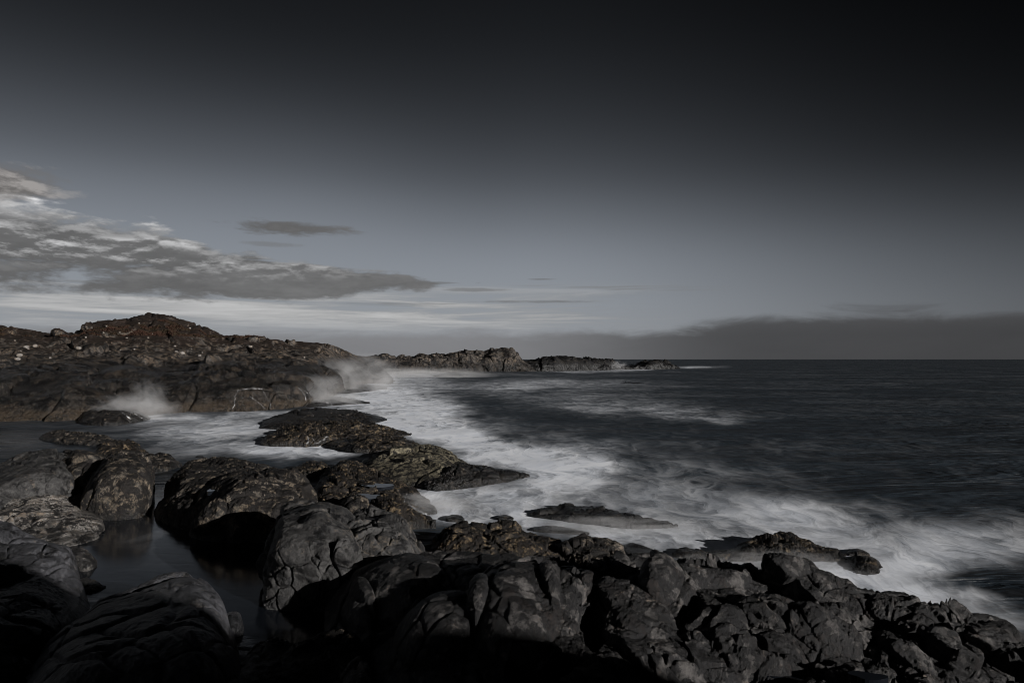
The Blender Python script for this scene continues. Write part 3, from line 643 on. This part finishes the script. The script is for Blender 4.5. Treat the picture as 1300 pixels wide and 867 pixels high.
rest = np.concatenate([np.nonzero(rest)[0]] + crumbs)
if len(rest): sub_obj('rock_rubble', rest, 'stuff')
o = sub_obj('bedrock_slab', fc == 1); o['label'] = 'smooth rounded whalebacks at the left end of the shelf'

# ------------------------------------------------------------------ ground under and behind the camera (throws the foreground shade)
gx = np.linspace(-45, 60, 420); gy = np.linspace(-40, 9.5, 220)
GX, GY = np.meshgrid(gx, gy, indexing='ij')
ridge = np.interp(gx, [-45, -20, -6, 8, 13.2, 14.9, 15.5, 17.4, 18.3, 20.5, 21.0, 22.9, 24.3, 26, 30, 40, 60], [4, 5.5, 7.5, 9.0, 9.7, 9.6, 7.1, 6.9, 7.7, 7.8, 6.7, 6.45, 6.4, 5.2, 4.0, 3.0, 2.0])
front = np.interp(GY, [-40, -14, -9, -6.5, -5.5, -3, 1.5, 4, 6.5, 9.5], [.55, .85, 1.0, 1.0, .92, .35, 0, -.25, -.75, -1.3])
GZ = np.where(front > 0, 3.3 + (ridge[:, None] - 3.3) * front, 3.3 + front * 3.6)
far_x = np.clip((np.abs(GX - 5) - 22) / 12, 0, 1); GZ = np.where(GY > -5, GZ - far_x * 4.5, GZ)
GP = np.stack([GX, GY, GZ], 2)
GP2, _ = relief(GP, normals(GP), 1.4, .12, seed=21.0)
g = mesh_obj('rocky_ground', GP2.reshape(-1, 3), grid_faces(*GX.shape), M_darkslate)
tag(g, kind='structure')

# ------------------------------------------------------------------ the sea
th = np.concatenate([np.linspace(-1.3, -.72, 60, endpoint=False), np.linspace(-.72, .72, 860), np.linspace(.72, 1.3, 61)[1:]])
pyr = np.concatenate([np.linspace(1900, 900, 30, endpoint=False), np.linspace(900, 470, 430, endpoint=False), np.linspace(470, 457.2, 60)])
Dr = sea_dist(pyr)
SX = np.sin(th)[:, None] * Dr[None, :]; SY = np.cos(th)[:, None] * Dr[None, :]
SX = np.concatenate([SX, np.sin(th)[:, None] * 30000.0], 1); SY = np.concatenate([SY, np.cos(th)[:, None] * 30000.0], 1)
SZ = np.zeros_like(SX)
PX, PY = project(SX, np.maximum(SY, .3), SZ)
# the foam edges are torn by the run of the water
_q = np.stack([PX.ravel() / 95, PY.ravel() / 26, np.zeros(PX.size)], 1).astype(np.float32)
_q = np.clip(_q, -300, 300)
wx = fbm(_q + 3, 4, .48).reshape(PX.shape); wy = fbm(_q * np.float32(1.1) + 55, 4, .48).reshape(PX.shape)
near = np.clip((PY - 462) / 60, .12, 1)
PX0, PY0 = PX, PY
PX = PX + wx * 70; PY = PY + wy * 20 * near
def ell(cx, cy, rx, ry, a, rot=0.0, p=1.0):
    c_, s_ = math.cos(rot), math.sin(rot)
    dx, dy = PX - cx, PY - cy
    q = ((dx * c_ + dy * s_) / rx) ** 2 + ((-dx * s_ + dy * c_) / ry) ** 2
    return a * np.exp(-q ** p)
foam = np.zeros_like(SX) + .0
for f in [ # channel below the cliff; first two paint sky reflection and faint foam inside the inlet
    (205, 622, 18, 30, .9), (215, 680, 60, 44, .35), (300, 548, 150, 14, .55), (250, 556, 60, 7, .35), (350, 574, 70, 9, .70), (420, 575, 50, 8, .6), (240, 530, 90, 5, .55), (180, 528, 36, 6, .5), (340, 527, 70, 5, .5), (300, 570, 90, 8, .35), (80, 548, 60, 6, .12),
    # shore surf to the right of the headland
    (500, 482, 50, 6, .55), (540, 476, 60, 4, .35), (470, 505, 50, 12, .75), (520, 515, 60, 18, .55, .2), (500, 540, 60, 12, .6, .25), (560, 548, 70, 16, 1.2, .22), (620, 566, 60, 14, 1.1, .25), (560, 520, 60, 20, .35),
    (680, 582, 70, 16, 1.0, .25), (735, 602, 42, 14, .95, -.2), (700, 620, 70, 12, .45), (620, 632, 70, 16, .55, .1), (560, 640, 40, 16, .65, .4), (600, 660, 60, 10, .55), (680, 640, 60, 12, .35), (760, 575, 50, 14, .35),
    (790, 640, 70, 14, .22), (780, 680, 60, 12, .55), (850, 668, 60, 10, .35), (720, 660, 80, 8, .35), (650, 655, 40, 5, .5),
    # bands further out
    (700, 488, 120, 3.2, .42), (740, 484, 90, 2.5, .25), (640, 492, 120, 4, .3), (840, 524, 110, 8, .30, .03), (880, 527, 70, 6, .20), (760, 515, 60, 6, .25), (700, 505, 120, 8, .18), (885, 466.5, 22, 1.3, .9), (700, 470.5, 60, 1.0, .5), (740, 471.5, 40, 1.0, .6), (640, 476, 90, 1.6, .25),
    (790, 469.5, 30, 1.2, .8), (1000, 476, 200, 2, .08), (1120, 487, 60, 3, .14), (1250, 480, 100, 3, .08),
    (560, 545, 150, 40, .10, .15), (660, 600, 170, 50, .14), (760, 650, 150, 40, .10), (480, 500, 90, 26, .10), (720, 500, 240, 14, .08),
    # big surf at the lower right
    (1060, 690, 260, 60, .14), (900, 660, 200, 40, .08), (980, 600, 240, 40, .05),
    (980, 650, 110, 26, .28), (1060, 660, 110, 26, .30, .1), (900, 690, 70, 14, .5), (1000, 690, 100, 18, .35), (1180, 700, 120, 26, .42, -.1), (1120, 720, 60, 18, .34), (1150, 748, 90, 20, .50, .1), (1230, 765, 90, 16, .4, .2), (1260, 690, 90, 24, .28), (1090, 735, 50, 16, .3), (1280, 660, 60, 16, .22),
    (1040, 740, 60, 16, .6), (960, 705, 60, 10, .6), (1300, 790, 80, 10, .3), (860, 610, 70, 26, .18), (960, 610, 90, 18, .12), (1100, 560, 200, 14, .05)]:
    foam += ell(*f[:4], f[4], f[5] if len(f) > 5 else 0.0)
foam -= ell(1270, 740, 60, 14, .5, .2) + ell(1300, 625, 220, 14, .3, .03) + ell(1150, 628, 120, 8, .2) + ell(520, 690, 40, 10, .4) + ell(440, 590, 60, 6, .25, -.2) + ell(650, 515, 70, 12, .3, .1) + ell(160, 545, 60, 5, .2)
foam = np.clip(foam, 0, 1.15)
def blur(A, kx, ky):
    def cv(B, k):
        w_ = np.hanning(2 * k + 3)[1:-1]; w_ /= w_.sum(); out = np.zeros_like(B); Pd = np.pad(B, ((k, k), (0, 0)), mode='edge')
        for i_, ww in enumerate(w_): out += ww * Pd[i_:i_ + B.shape[0]]
        return out
    return cv(cv(A, kx).T, ky).T
foam = np.clip(.62 * foam + .45 * blur(foam, 40, 12), 0, 1.15)
PX, PY = PX0, PY0
calm = np.clip(ell(200, 700, 190, 110, 1.1, 0, 2) + ell(380, 800, 90, 80, 1.0, 0, 2) + ell(20, 560, 130, 22, .8, 0, 1), 0, 1)
# soft long-exposure swell
w = np.stack([SX.ravel() * .16, SY.ravel() * .16, np.zeros(SX.size)], 1)
w[:, :2] = np.clip(w[:, :2], -400, 400)
SZ = (fbm(w.astype(np.float32), 3) * .10 - .04).reshape(SX.shape) * np.clip(foam + .25, 0, 1) * (1 - calm) * (Dr.max() > 0)
SZ[:, -1] = 0
def sea_mat():
    m, nt = new_mat('sea_water')
    g = nt.nodes.new('ShaderNodeNewGeometry'); pos = g.outputs['Position']
    s_ = nt.nodes.new('ShaderNodeSeparateXYZ'); link(pos, s_.inputs[0]); x, y, z = (E(o) for o in s_.outputs[:3])
    at = nt.nodes.new('ShaderNodeAttribute'); at.attribute_name = 'foam'; fo = E(at.outputs['Fac'])
    at2 = nt.nodes.new('ShaderNodeAttribute'); at2.attribute_name = 'calm'; ca = E(at2.outputs['Fac'])
    dist = E.m('SQRT', x * x + y * y)
    q = 1.0 / (1.0 + dist * .012)
    # smeared veils of foam at three scales, curling where the swell turns
    a = noise(vec(x * .22, y * .13, 0.0), 1.0, 4, .52, 1.2)
    b = noise(vec(x * .62 + (a - .5) * 2.4, y * .30 + (a - .5) * 1.4, 3.0), 1.0, 5, .55, 1.6)
    c = noise(vec(x * .045, y * .07, 7.0), 1.0, 4, .55, .6)
    w1 = noise(vec(x * .45 + (b - .5) * 1.2, y * .20 + (a - .5) * 2.0, 11.0), 1.0, 4, .55, 2.0)
    wisp = clamp01(1.0 - E.m('ABSOLUTE', (w1 - .5) * 8.0))
    w2 = noise(vec(x * 1.4 + (b - .5) * 2.0, y * .60 + (a - .5) * 4.0, 21.0), 1.0, 4, .55, 2.4)
    wisp2 = clamp01(1.0 - E.m('ABSOLUTE', (w2 - .5) * 10.0))
    mod = a * .50 + b * .34 + c * .16
    fo2 = fo * (.36 + (mod - .36) * 3.0 + wisp * .36 + wisp2 * .13)
    fm = sstep(fo2 + (mod - .5) * .45, .0, 1.28)
    fm = clamp01(fm * 1.0 * (1.0 - ca * .85) + sstep(c * .55 + b * .45, .46, .66) * .050 * (1.0 - ca))
    # foam: white froth seen through a smeared veil
    froth = nt.nodes.new('ShaderNodeBsdfDiffuse')
    link(mixc(sstep(b, .3, .7), (.66, .70, .77), (.80, .825, .87)), froth.inputs[0])
    p = nt.nodes.new('ShaderNodeBsdfPrincipled')
    link(mixc(ca * .8, (.0125, .0175, .0230), (.004, .0045, .006)), p.inputs['Base Color'])
    link(.50 + sstep(dist, 10.0, 120.0) * .04 - ca * .38, p.inputs['Roughness'])
    p.inputs['IOR'].default_value = 1.33; p.inputs['Specular IOR Level'].default_value = .30
    h1 = noise(vec(x * .55, y * 1.5, 0.0), 1.0, 6, .62, .5)
    h2 = noise(vec(x * .06, y * .19, 4.0), 1.0, 5, .6, .4)
    n1_ = bump(h2, 1.0, 3.0)
    n2_ = bump(h1, .8, .22, n1_)
    nf = nt.nodes.new('ShaderNodeMix'); nf.data_type = 'VECTOR'
    link(ca, nf.inputs[0]); link(n2_, nf.inputs[4]); link(bump(h1, .25, .02), nf.inputs[5])
    link(nf.outputs[1], p.inputs['Normal'])
    mx = nt.nodes.new('ShaderNodeMixShader'); link(fm, mx.inputs[0]); link(p.outputs[0], mx.inputs[1]); link(froth.outputs[0], mx.inputs[2])
    o = nt.nodes.new('ShaderNodeOutputMaterial'); link(mx.outputs[0], o.inputs[0])
    return m
M_sea = sea_mat()
sea = mesh_obj('sea', np.stack([SX, SY, SZ], 2).reshape(-1, 3), grid_faces(*SX.shape), M_sea, attrs={'foam': foam.ravel(), 'calm': calm.ravel()})
tag(sea, kind='structure')

# ------------------------------------------------------------------ running water, pools, stones and heath
def on_surface(P, px, py):
    """the point of a rock or of the land that this pixel of the photograph shows"""
    X_, Y_ = project(P[..., 0], P[..., 1], P[..., 2])
    d = (X_ - px) ** 2 + (Y_ - py) ** 2
    m = d < max(float(d.min()) * 1.5, 4.0)
    dist = np.where(m, P[..., 1], 1e9)
    k = np.unravel_index(np.argmin(dist), dist.shape)
    return P[k].copy()
def grid_of(words): return [P for l, P in GRIDS if words in l][0]
m, nt = new_mat('running_water')
gq = nt.nodes.new('ShaderNodeNewGeometry'); nn = noise(gq.outputs['Position'], 3.0, 5, .6, .5)
df = nt.nodes.new('ShaderNodeBsdfDiffuse'); df.inputs[0].default_value = (.84, .85, .87, 1)
tr = nt.nodes.new('ShaderNodeBsdfTransparent'); mx = nt.nodes.new('ShaderNodeMixShader')
at = nt.nodes.new('ShaderNodeAttribute'); at.attribute_name = 'veil'
link(clamp01(E(at.outputs['Fac']) * (.08 + sstep(nn, .42, .66) * .45)), mx.inputs[0]); link(tr.outputs[0], mx.inputs[1]); link(df.outputs[0], mx.inputs[2])
oo = nt.nodes.new('ShaderNodeOutputMaterial'); link(mx.outputs[0], oo.inputs[0]); M_run = m
def cascade(P, strands, label, cat='waterfall', lift=.10):
    V, Fc, A = [], [], []
    for st, wpx, al in strands:
        st = np.array(st, float); seg = np.r_[0, np.cumsum(np.hypot(*np.diff(st, axis=0).T))]
        n = max(6, int(seg[-1] * 1.2)); t = np.linspace(0, seg[-1], n)
        xs, ys = smooth1(np.interp(t, seg, st[:, 0]), 2), smooth1(np.interp(t, seg, st[:, 1]), 2)
        C_ = np.array([on_surface(P, a_, b_) for a_, b_ in zip(xs, ys)])
        C_ = np.stack([smooth1(C_[:, k], 2) for k in range(3)], 1); C_[:, 1] -= lift * 2; C_[:, 2] += lift * .5
        tan = np.gradient(C_, axis=0); tan /= np.maximum(np.linalg.norm(tan, axis=1, keepdims=True), 1e-6)
        side = np.cross(tan, np.array((0, -1.0, .25))); side /= np.maximum(np.linalg.norm(side, axis=1, keepdims=True), 1e-6)
        w_ = wpx * .7 * C_[:, 1] / F * (0.6 + .5 * rng.random(n)); w_ = smooth1(w_, 2)[:, None]
        b0 = len(V)
        for k in range(n):
            for q_, h_, av in ((-1, 0, 0), (-.4, .35, .8), (.4, .35, 1), (1, 0, 0)):
                V.append(C_[k] + side[k] * w_[k] * q_ * .5 + np.array((0, -h_ * w_[k, 0], 0))); A.append(av * al * math.sin(math.pi * min(1, (k + 1.2) / n * 1.6 if k < n / 2 else .55)))
        for k in range(n - 1):
            for q_ in range(3):
                a_ = b0 + k * 4 + q_; Fc.append((a_, a_ + 1, a_ + 5, a_ + 4))
    org = np.mean(V, 0)
    return tag(mesh_obj('cascade', np.array(V), np.array(Fc), M_run, origin=org, attrs={'veil': A}), label, cat)
cascade(HP, [([(302, 495), (312, 493), (324, 492), (336, 493)], 3.2, .55), ([(304, 495), (300, 502), (298, 510), (297, 519)], 2.6, .8), ([(308, 499), (309, 508), (313, 519)], 1.6, .5),
             ([(334, 493), (339, 501), (343, 510), (345, 519)], 2.6, .7), ([(318, 502), (326, 507), (333, 513), (339, 519)], 1.6, .6), ([(322, 497), (322, 508)], 1.4, .3)], 'cascade of thin white strands pouring off the cliff ledge')
g1 = grid_of('low washed rock under the white cascade')
cascade(g1, [([(384, 505), (390, 506), (393, 510), (386, 516)], 3.2, .95), ([(392, 506), (402, 506), (412, 509), (424, 513)], 3.6, .95), ([(396, 509), (404, 511), (408, 515)], 2.4, .5), ([(425, 506), (440, 508), (455, 511)], 3.0, .6)], 'bright white cascade running over the low rock beside the headland', lift=.14)
cascade(HP, [([(381, 492), (386, 497), (390, 503), (391, 510)], 2.8, .9), ([(388, 496), (397, 501), (408, 504)], 2.8, .75), ([(398, 493), (404, 500)], 2.0, .4)], 'upper white fall dropping down the end of the dark cliff', lift=.14)
g2 = grid_of('water sheeting off it')
cascade(g2, [([(146, 515), (153, 519), (160, 525), (170, 532)], 4.0, .9), ([(150, 514), (164, 519), (176, 526), (184, 531)], 4.0, .9), ([(122, 515), (112, 520), (106, 528)], 3.0, .5), ([(130, 513), (122, 522), (118, 532)], 2.4, .3), ([(140, 513), (150, 513), (166, 517)], 3.0, .5)], 'white sheet of water sliding off the smooth dark rock', lift=.08)
g3 = grid_of('weedy slab in the channel')
cascade(g3, [([(391, 552), (393, 558), (391, 564)], 5.0, .8), ([(418, 552), (412, 558), (402, 563)], 3.6, .7), ([(398, 554), (400, 564)], 3.0, .5)], 'little cascade over the weedy slab in the channel', lift=.05)
g4 = grid_of('holding small pools')
cascade(g4, [([(500, 628), (516, 636), (530, 645), (545, 654)], 7.0, .45), ([(505, 620), (524, 630), (540, 642)], 5.0, .3), ([(490, 634), (508, 642), (524, 650)], 4.0, .4)], 'backwash streaming off the black weedy rock into the surf', lift=.03)

m, nt = new_mat('pool_water'); p = nt.nodes.new('ShaderNodeBsdfPrincipled'); p.inputs['Base Color'].default_value = (.006, .007, .009, 1); p.inputs['Roughness'].default_value = .06; p.inputs['IOR'].default_value = 1.33
oo = nt.nodes.new('ShaderNodeOutputMaterial'); link(p.outputs[0], oo.inputs[0]); M_pool = m
def pool(P, px, py, rx, ry, label, dz=.03):
    c0 = on_surface(P, px, py); k = 28; sc = c0[1] / F
    a_ = np.linspace(0, 2 * math.pi, k, endpoint=False)
    rr = 1 + .22 * np.sin(a_ * 2 + px) + .14 * np.sin(a_ * 3 + py)
    D_ = c0[1] + np.sin(a_) * rr * ry * sc * (c0[1] / (CAM_H - c0[2])); X_ = c0[0] + np.cos(a_) * rr * rx * sc
    v_ = np.concatenate([np.stack([X_, D_, np.zeros(k)], 1), np.stack([X_, D_, np.full(k, -.12)], 1)]) + np.array((0, 0, c0[2] + dz))
    me = bpy.data.meshes.new('tide_pool'); me.from_pydata([tuple(q_ - np.array((c0[0], c0[1], c0[2]))) for q_ in v_], [], [list(range(k))] + [[i_, i_ + k, (i_ + 1) % k + k, (i_ + 1) % k] for i_ in range(k)])
    me.materials.append(M_pool); o = bpy.data.objects.new('tide_pool', me); o.location = c0; col.objects.link(o)
    return tag(o, label, 'tide pool')
pool(g4, 467, 629, 15, 4, 'sky-lit pool on the weedy rock behind the rusty block', .02)
pool(g4, 480, 616, 18, 3, 'thin sliver of pool higher up on the black weedy rock', .05)
g5 = grid_of('left shoulder of the patched rock'); pool(g5, 276, 622, 8, 3, 'tiny bright pool in the saddle of the patched rock', .05)
pool(SPF, 1103, 862, 22, 5, 'pale pool at the bottom edge among the shelf blocks', .06)
pool(SPF, 1015, 860, 40, 6, 'wide dim pool left of the pale one on the shelf', .05)

# pale stones on the headland
def blobstone(r, seed):
    v_, f_ = ball(10, 6); v_ = v_ * np.array((1, .8, .6)) * r
    n_ = perlin((v_ / r * 1.1 + seed).astype(np.float32)); return v_ * (1 + n_[:, None] * .6), f_
def ball(n=20, k=12):
    v = []; f = []
    for i in range(k + 1):
        a = math.pi * i / k
        for j in range(n):
            b = 2 * math.pi * j / n; v.append((math.sin(a) * math.cos(b), math.sin(a) * math.sin(b), math.cos(a)))
    for i in range(k):
        for j in range(n): f.append((i * n + j, i * n + (j + 1) % n, (i + 1) * n + (j + 1) % n, (i + 1) * n + j))
    return np.array(v), np.array([q[::-1] for q in f])
M_pale = rock_mat('pale_stone', (.15, .14, .13), (.12, .10, .08), black=(.05, .045, .04), k=1.0, black_amt=.2, top_dark=.0, zwet=-5)
for k in range(34):
    px = float(rng.uniform(2, 430)); base_y = np.interp(px, [0, 60, 110, 187, 256, 340, 430], [414, 424, 412, 400, 416, 431, 443])
    py = base_y + float(rng.uniform(3, 42)) * (.5 if px > 340 else 1)
    c0 = on_surface(HP, px, py); r_ = float(rng.uniform(.10, .26) if k > 8 else rng.uniform(.28, .5))
    v_, f_ = blobstone(r_, k * 3.1)
    o = mesh_obj('stone', v_, f_, M_pale); o.location = c0 + np.array((0, -.1, r_ * .3)); o.rotation_euler.z = float(rng.random() * 6)
    tag(o, 'small pale stone lying on the brown headland slope', 'stone', 'pale stones scattered over the headland slope')
# boulders breaking the skyline of the headland
for px, py, r_, w_ in ((74, 419, .95, 'pointed boulder standing in the dip of the headland skyline'), (112, 411, .8, 'dark boulder on the left shoulder of the heath hill'), (294, 426, .7, 'boulder on the skyline right of the heath hill'), (322, 427, .8, 'boulder on the skyline midway along the ridge'), (372, 432, .7, 'boulder on the falling end of the headland skyline'), (488, 450, 1.1, 'lone boulder on the skyline of the far low point')):
    src = HP if px < 450 else grid_of('low rocky point')
    c0 = on_surface(src, px, py + 3); v_, f_ = ball(16, 10)
    P_ = (v_ * r_ * np.array((1.2, .9, .9))).astype(np.float32)
    n_ = fbm(P_ / r_ * .9 + px, 3); f1_, f2_, ix_, vv_, _ = worley(P_ / r_ * 1.2 + px)
    P_ = P_ * (1 + .4 * n_ + ((_h[ix_, 3:6] - .5) * vv_).sum(1) * .7)[:, None]
    o = mesh_obj('boulder', P_, f_, M_head if px < 450 else M_point); o.location = c0
    tag(o, w_, 'boulder')
# heath: thousands of tiny wiry tufts
hk = []
Yp = project(HP[..., 0], HP[..., 1], HP[..., 2])
cand = np.argwhere((HP[..., 2] > 8.6) & (Yp[0] > -60) & (Yp[0] < 440) & (np.arange(HP.shape[1])[None, :] < 150))
pick = cand[rng.choice(len(cand), min(9000, len(cand)), replace=False)]
pts = HP[pick[:, 0], pick[:, 1]]
keep = perlin((pts * .35).astype(np.float32)) > -.05
pts = pts[keep]
nT = len(pts); ang = rng.random((nT, 3)) * 6.28; hh_ = .06 + rng.random((nT, 3)) * .13
tv = np.zeros((nT, 3, 4, 3)); w_ = .11 + rng.random((nT, 3)) * .12
cx_, sx_ = np.cos(ang) * w_, np.sin(ang) * w_
lean = (rng.random((nT, 3, 2)) - .5) * .2
off = (rng.random((nT, 3, 2)) - .5) * .3
for q_, (sa, sb) in enumerate(((-1, 0), (1, 0), (.55, 1), (-.55, 1))):
    tv[:, :, q_, 0] = cx_ * sa + lean[..., 0] * sb + off[..., 0]; tv[:, :, q_, 1] = sx_ * sa + lean[..., 1] * sb + off[..., 1]; tv[:, :, q_, 2] = hh_ * sb - .05 * (1 - sb)
tv += pts[:, None, None, :]
m, nt = new_mat('heather'); gq = nt.nodes.new('ShaderNodeNewGeometry'); nn = noise(gq.outputs['Position'], .5, 4, .6)
df = nt.nodes.new('ShaderNodeBsdfDiffuse'); link(mixc(sstep(nn, .40, .60), (.032, .0180, .0135), (.025, .0190, .0130)), df.inputs[0])
oo = nt.nodes.new('ShaderNodeOutputMaterial'); link(df.outputs[0], oo.inputs[0])
ht = mesh_obj('heather', tv.reshape(-1, 3), np.arange(nT * 12).reshape(-1, 4), m, smooth=False)
tag(ht, 'reddish brown heather covering the top of the headland', 'heather', None, 'stuff')

# ------------------------------------------------------------------ spray and drifting surf mist (soft volumes of droplets)
def mist_mat(dens, seed, nscale, lo=.40, hi=.70, up=0.0):
    m, nt = new_mat('water_mist')
    t = nt.nodes.new('ShaderNodeTexCoord'); s_ = nt.nodes.new('ShaderNodeSeparateXYZ'); link(t.outputs['Object'], s_.inputs[0])
    x, y, z = (E(o) for o in s_.outputs[:3])
    g = nt.nodes.new('ShaderNodeNewGeometry')
    n = noise(vec(x * nscale + seed, y * nscale, z * nscale * .8), 1.0, 4, .6, .8)
    r = E.m('SQRT', x * x + y * y + z * z)
    fall = sstep(1.0 - r + (n - .5) * .9, .0, .75)
    d = fall * sstep(n, lo, hi) * dens
    v = nt.nodes.new('ShaderNodeVolumePrincipled'); v.inputs['Color'].default_value = (.93, .93, .94, 1); v.inputs['Anisotropy'].default_value = .1
    link(d, v.inputs['Density'])
    o = nt.nodes.new('ShaderNodeOutputMaterial'); link(v.outputs[0], o.inputs['Volume'])
    return m
def ball(n=20, k=12):
    v = []; f = []
    for i in range(k + 1):
        a = math.pi * i / k
        for j in range(n):
            b = 2 * math.pi * j / n; v.append((math.sin(a) * math.cos(b), math.sin(a) * math.sin(b), math.cos(a)))
    for i in range(k):
        for j in range(n): f.append((i * n + j, i * n + (j + 1) % n, (i + 1) * n + (j + 1) % n, (i + 1) * n + j))
    return np.array(v), np.array([q[::-1] for q in f])
def mist(px, py, D, rx, ry, rz, dens, label, seed, nscale=1.6, lo=.36, hi=.62, name='sea_spray', rot=0):
    xx, zz = place(px, py, D)
    v, f = ball()
    o = mesh_obj(name, v, f, mist_mat(dens, seed, nscale, lo, hi))
    o.location = (float(xx), D, float(zz)); o.scale = (rx, ry, rz); o.rotation_euler.z = rot
    tag(o, label, 'spray', None, 'stuff')
    return o
mist(170, 521, 57.0, 4.2, 1.8, 1.7, .60, 'spray bursting off the cliff foot beside the smooth dark rock', 1.0, nscale=2.6)
mist(188, 507, 57.8, 1.9, 1.4, 2.1, .26, 'faint upper puff of spray over the cliff foot', 31.0, nscale=2.2)
mist(404, 503, 77, 5.6, 3, 2.6, .42, 'spray plume over the white cascade below the headland', 4.0, nscale=2.2)
mist(450, 485, 108, 9, 9, 5.0, .15, 'drifting spray haze along the surf at the end of the headland', 7.0, nscale=2.4)
mist(540, 475, 190, 22, 12, 2.2, .09, 'thin spray where the swell meets the foot of the far point', 9.0, nscale=2.4)
mist(784, 465, 320, 6, 6, 3.2, .16, 'burst of spray between the reef and the last islet', 12.0, nscale=2.6, lo=.45, hi=.7)
mist(960, 712, 15.9, 2.4, .7, .26, .55, 'low surf mist drifting in front of the jagged rock chain', 15.0, nscale=2.4)
mist(1050, 727, 15.0, 1.1, .5, .22, .6, 'low surf mist left of the knobbly seaweed rock', 18.0, nscale=2.4)
mist(790, 668, 20.0, 3.2, 1.4, .24, .5, 'veil of surf mist over the half-drowned reef', 21.0, nscale=2.4)
mist(545, 640, 23.0, 2.2, 1.4, .35, .8, 'surf mist in the gap below the black tongue of rock', 24.0, nscale=2.4)
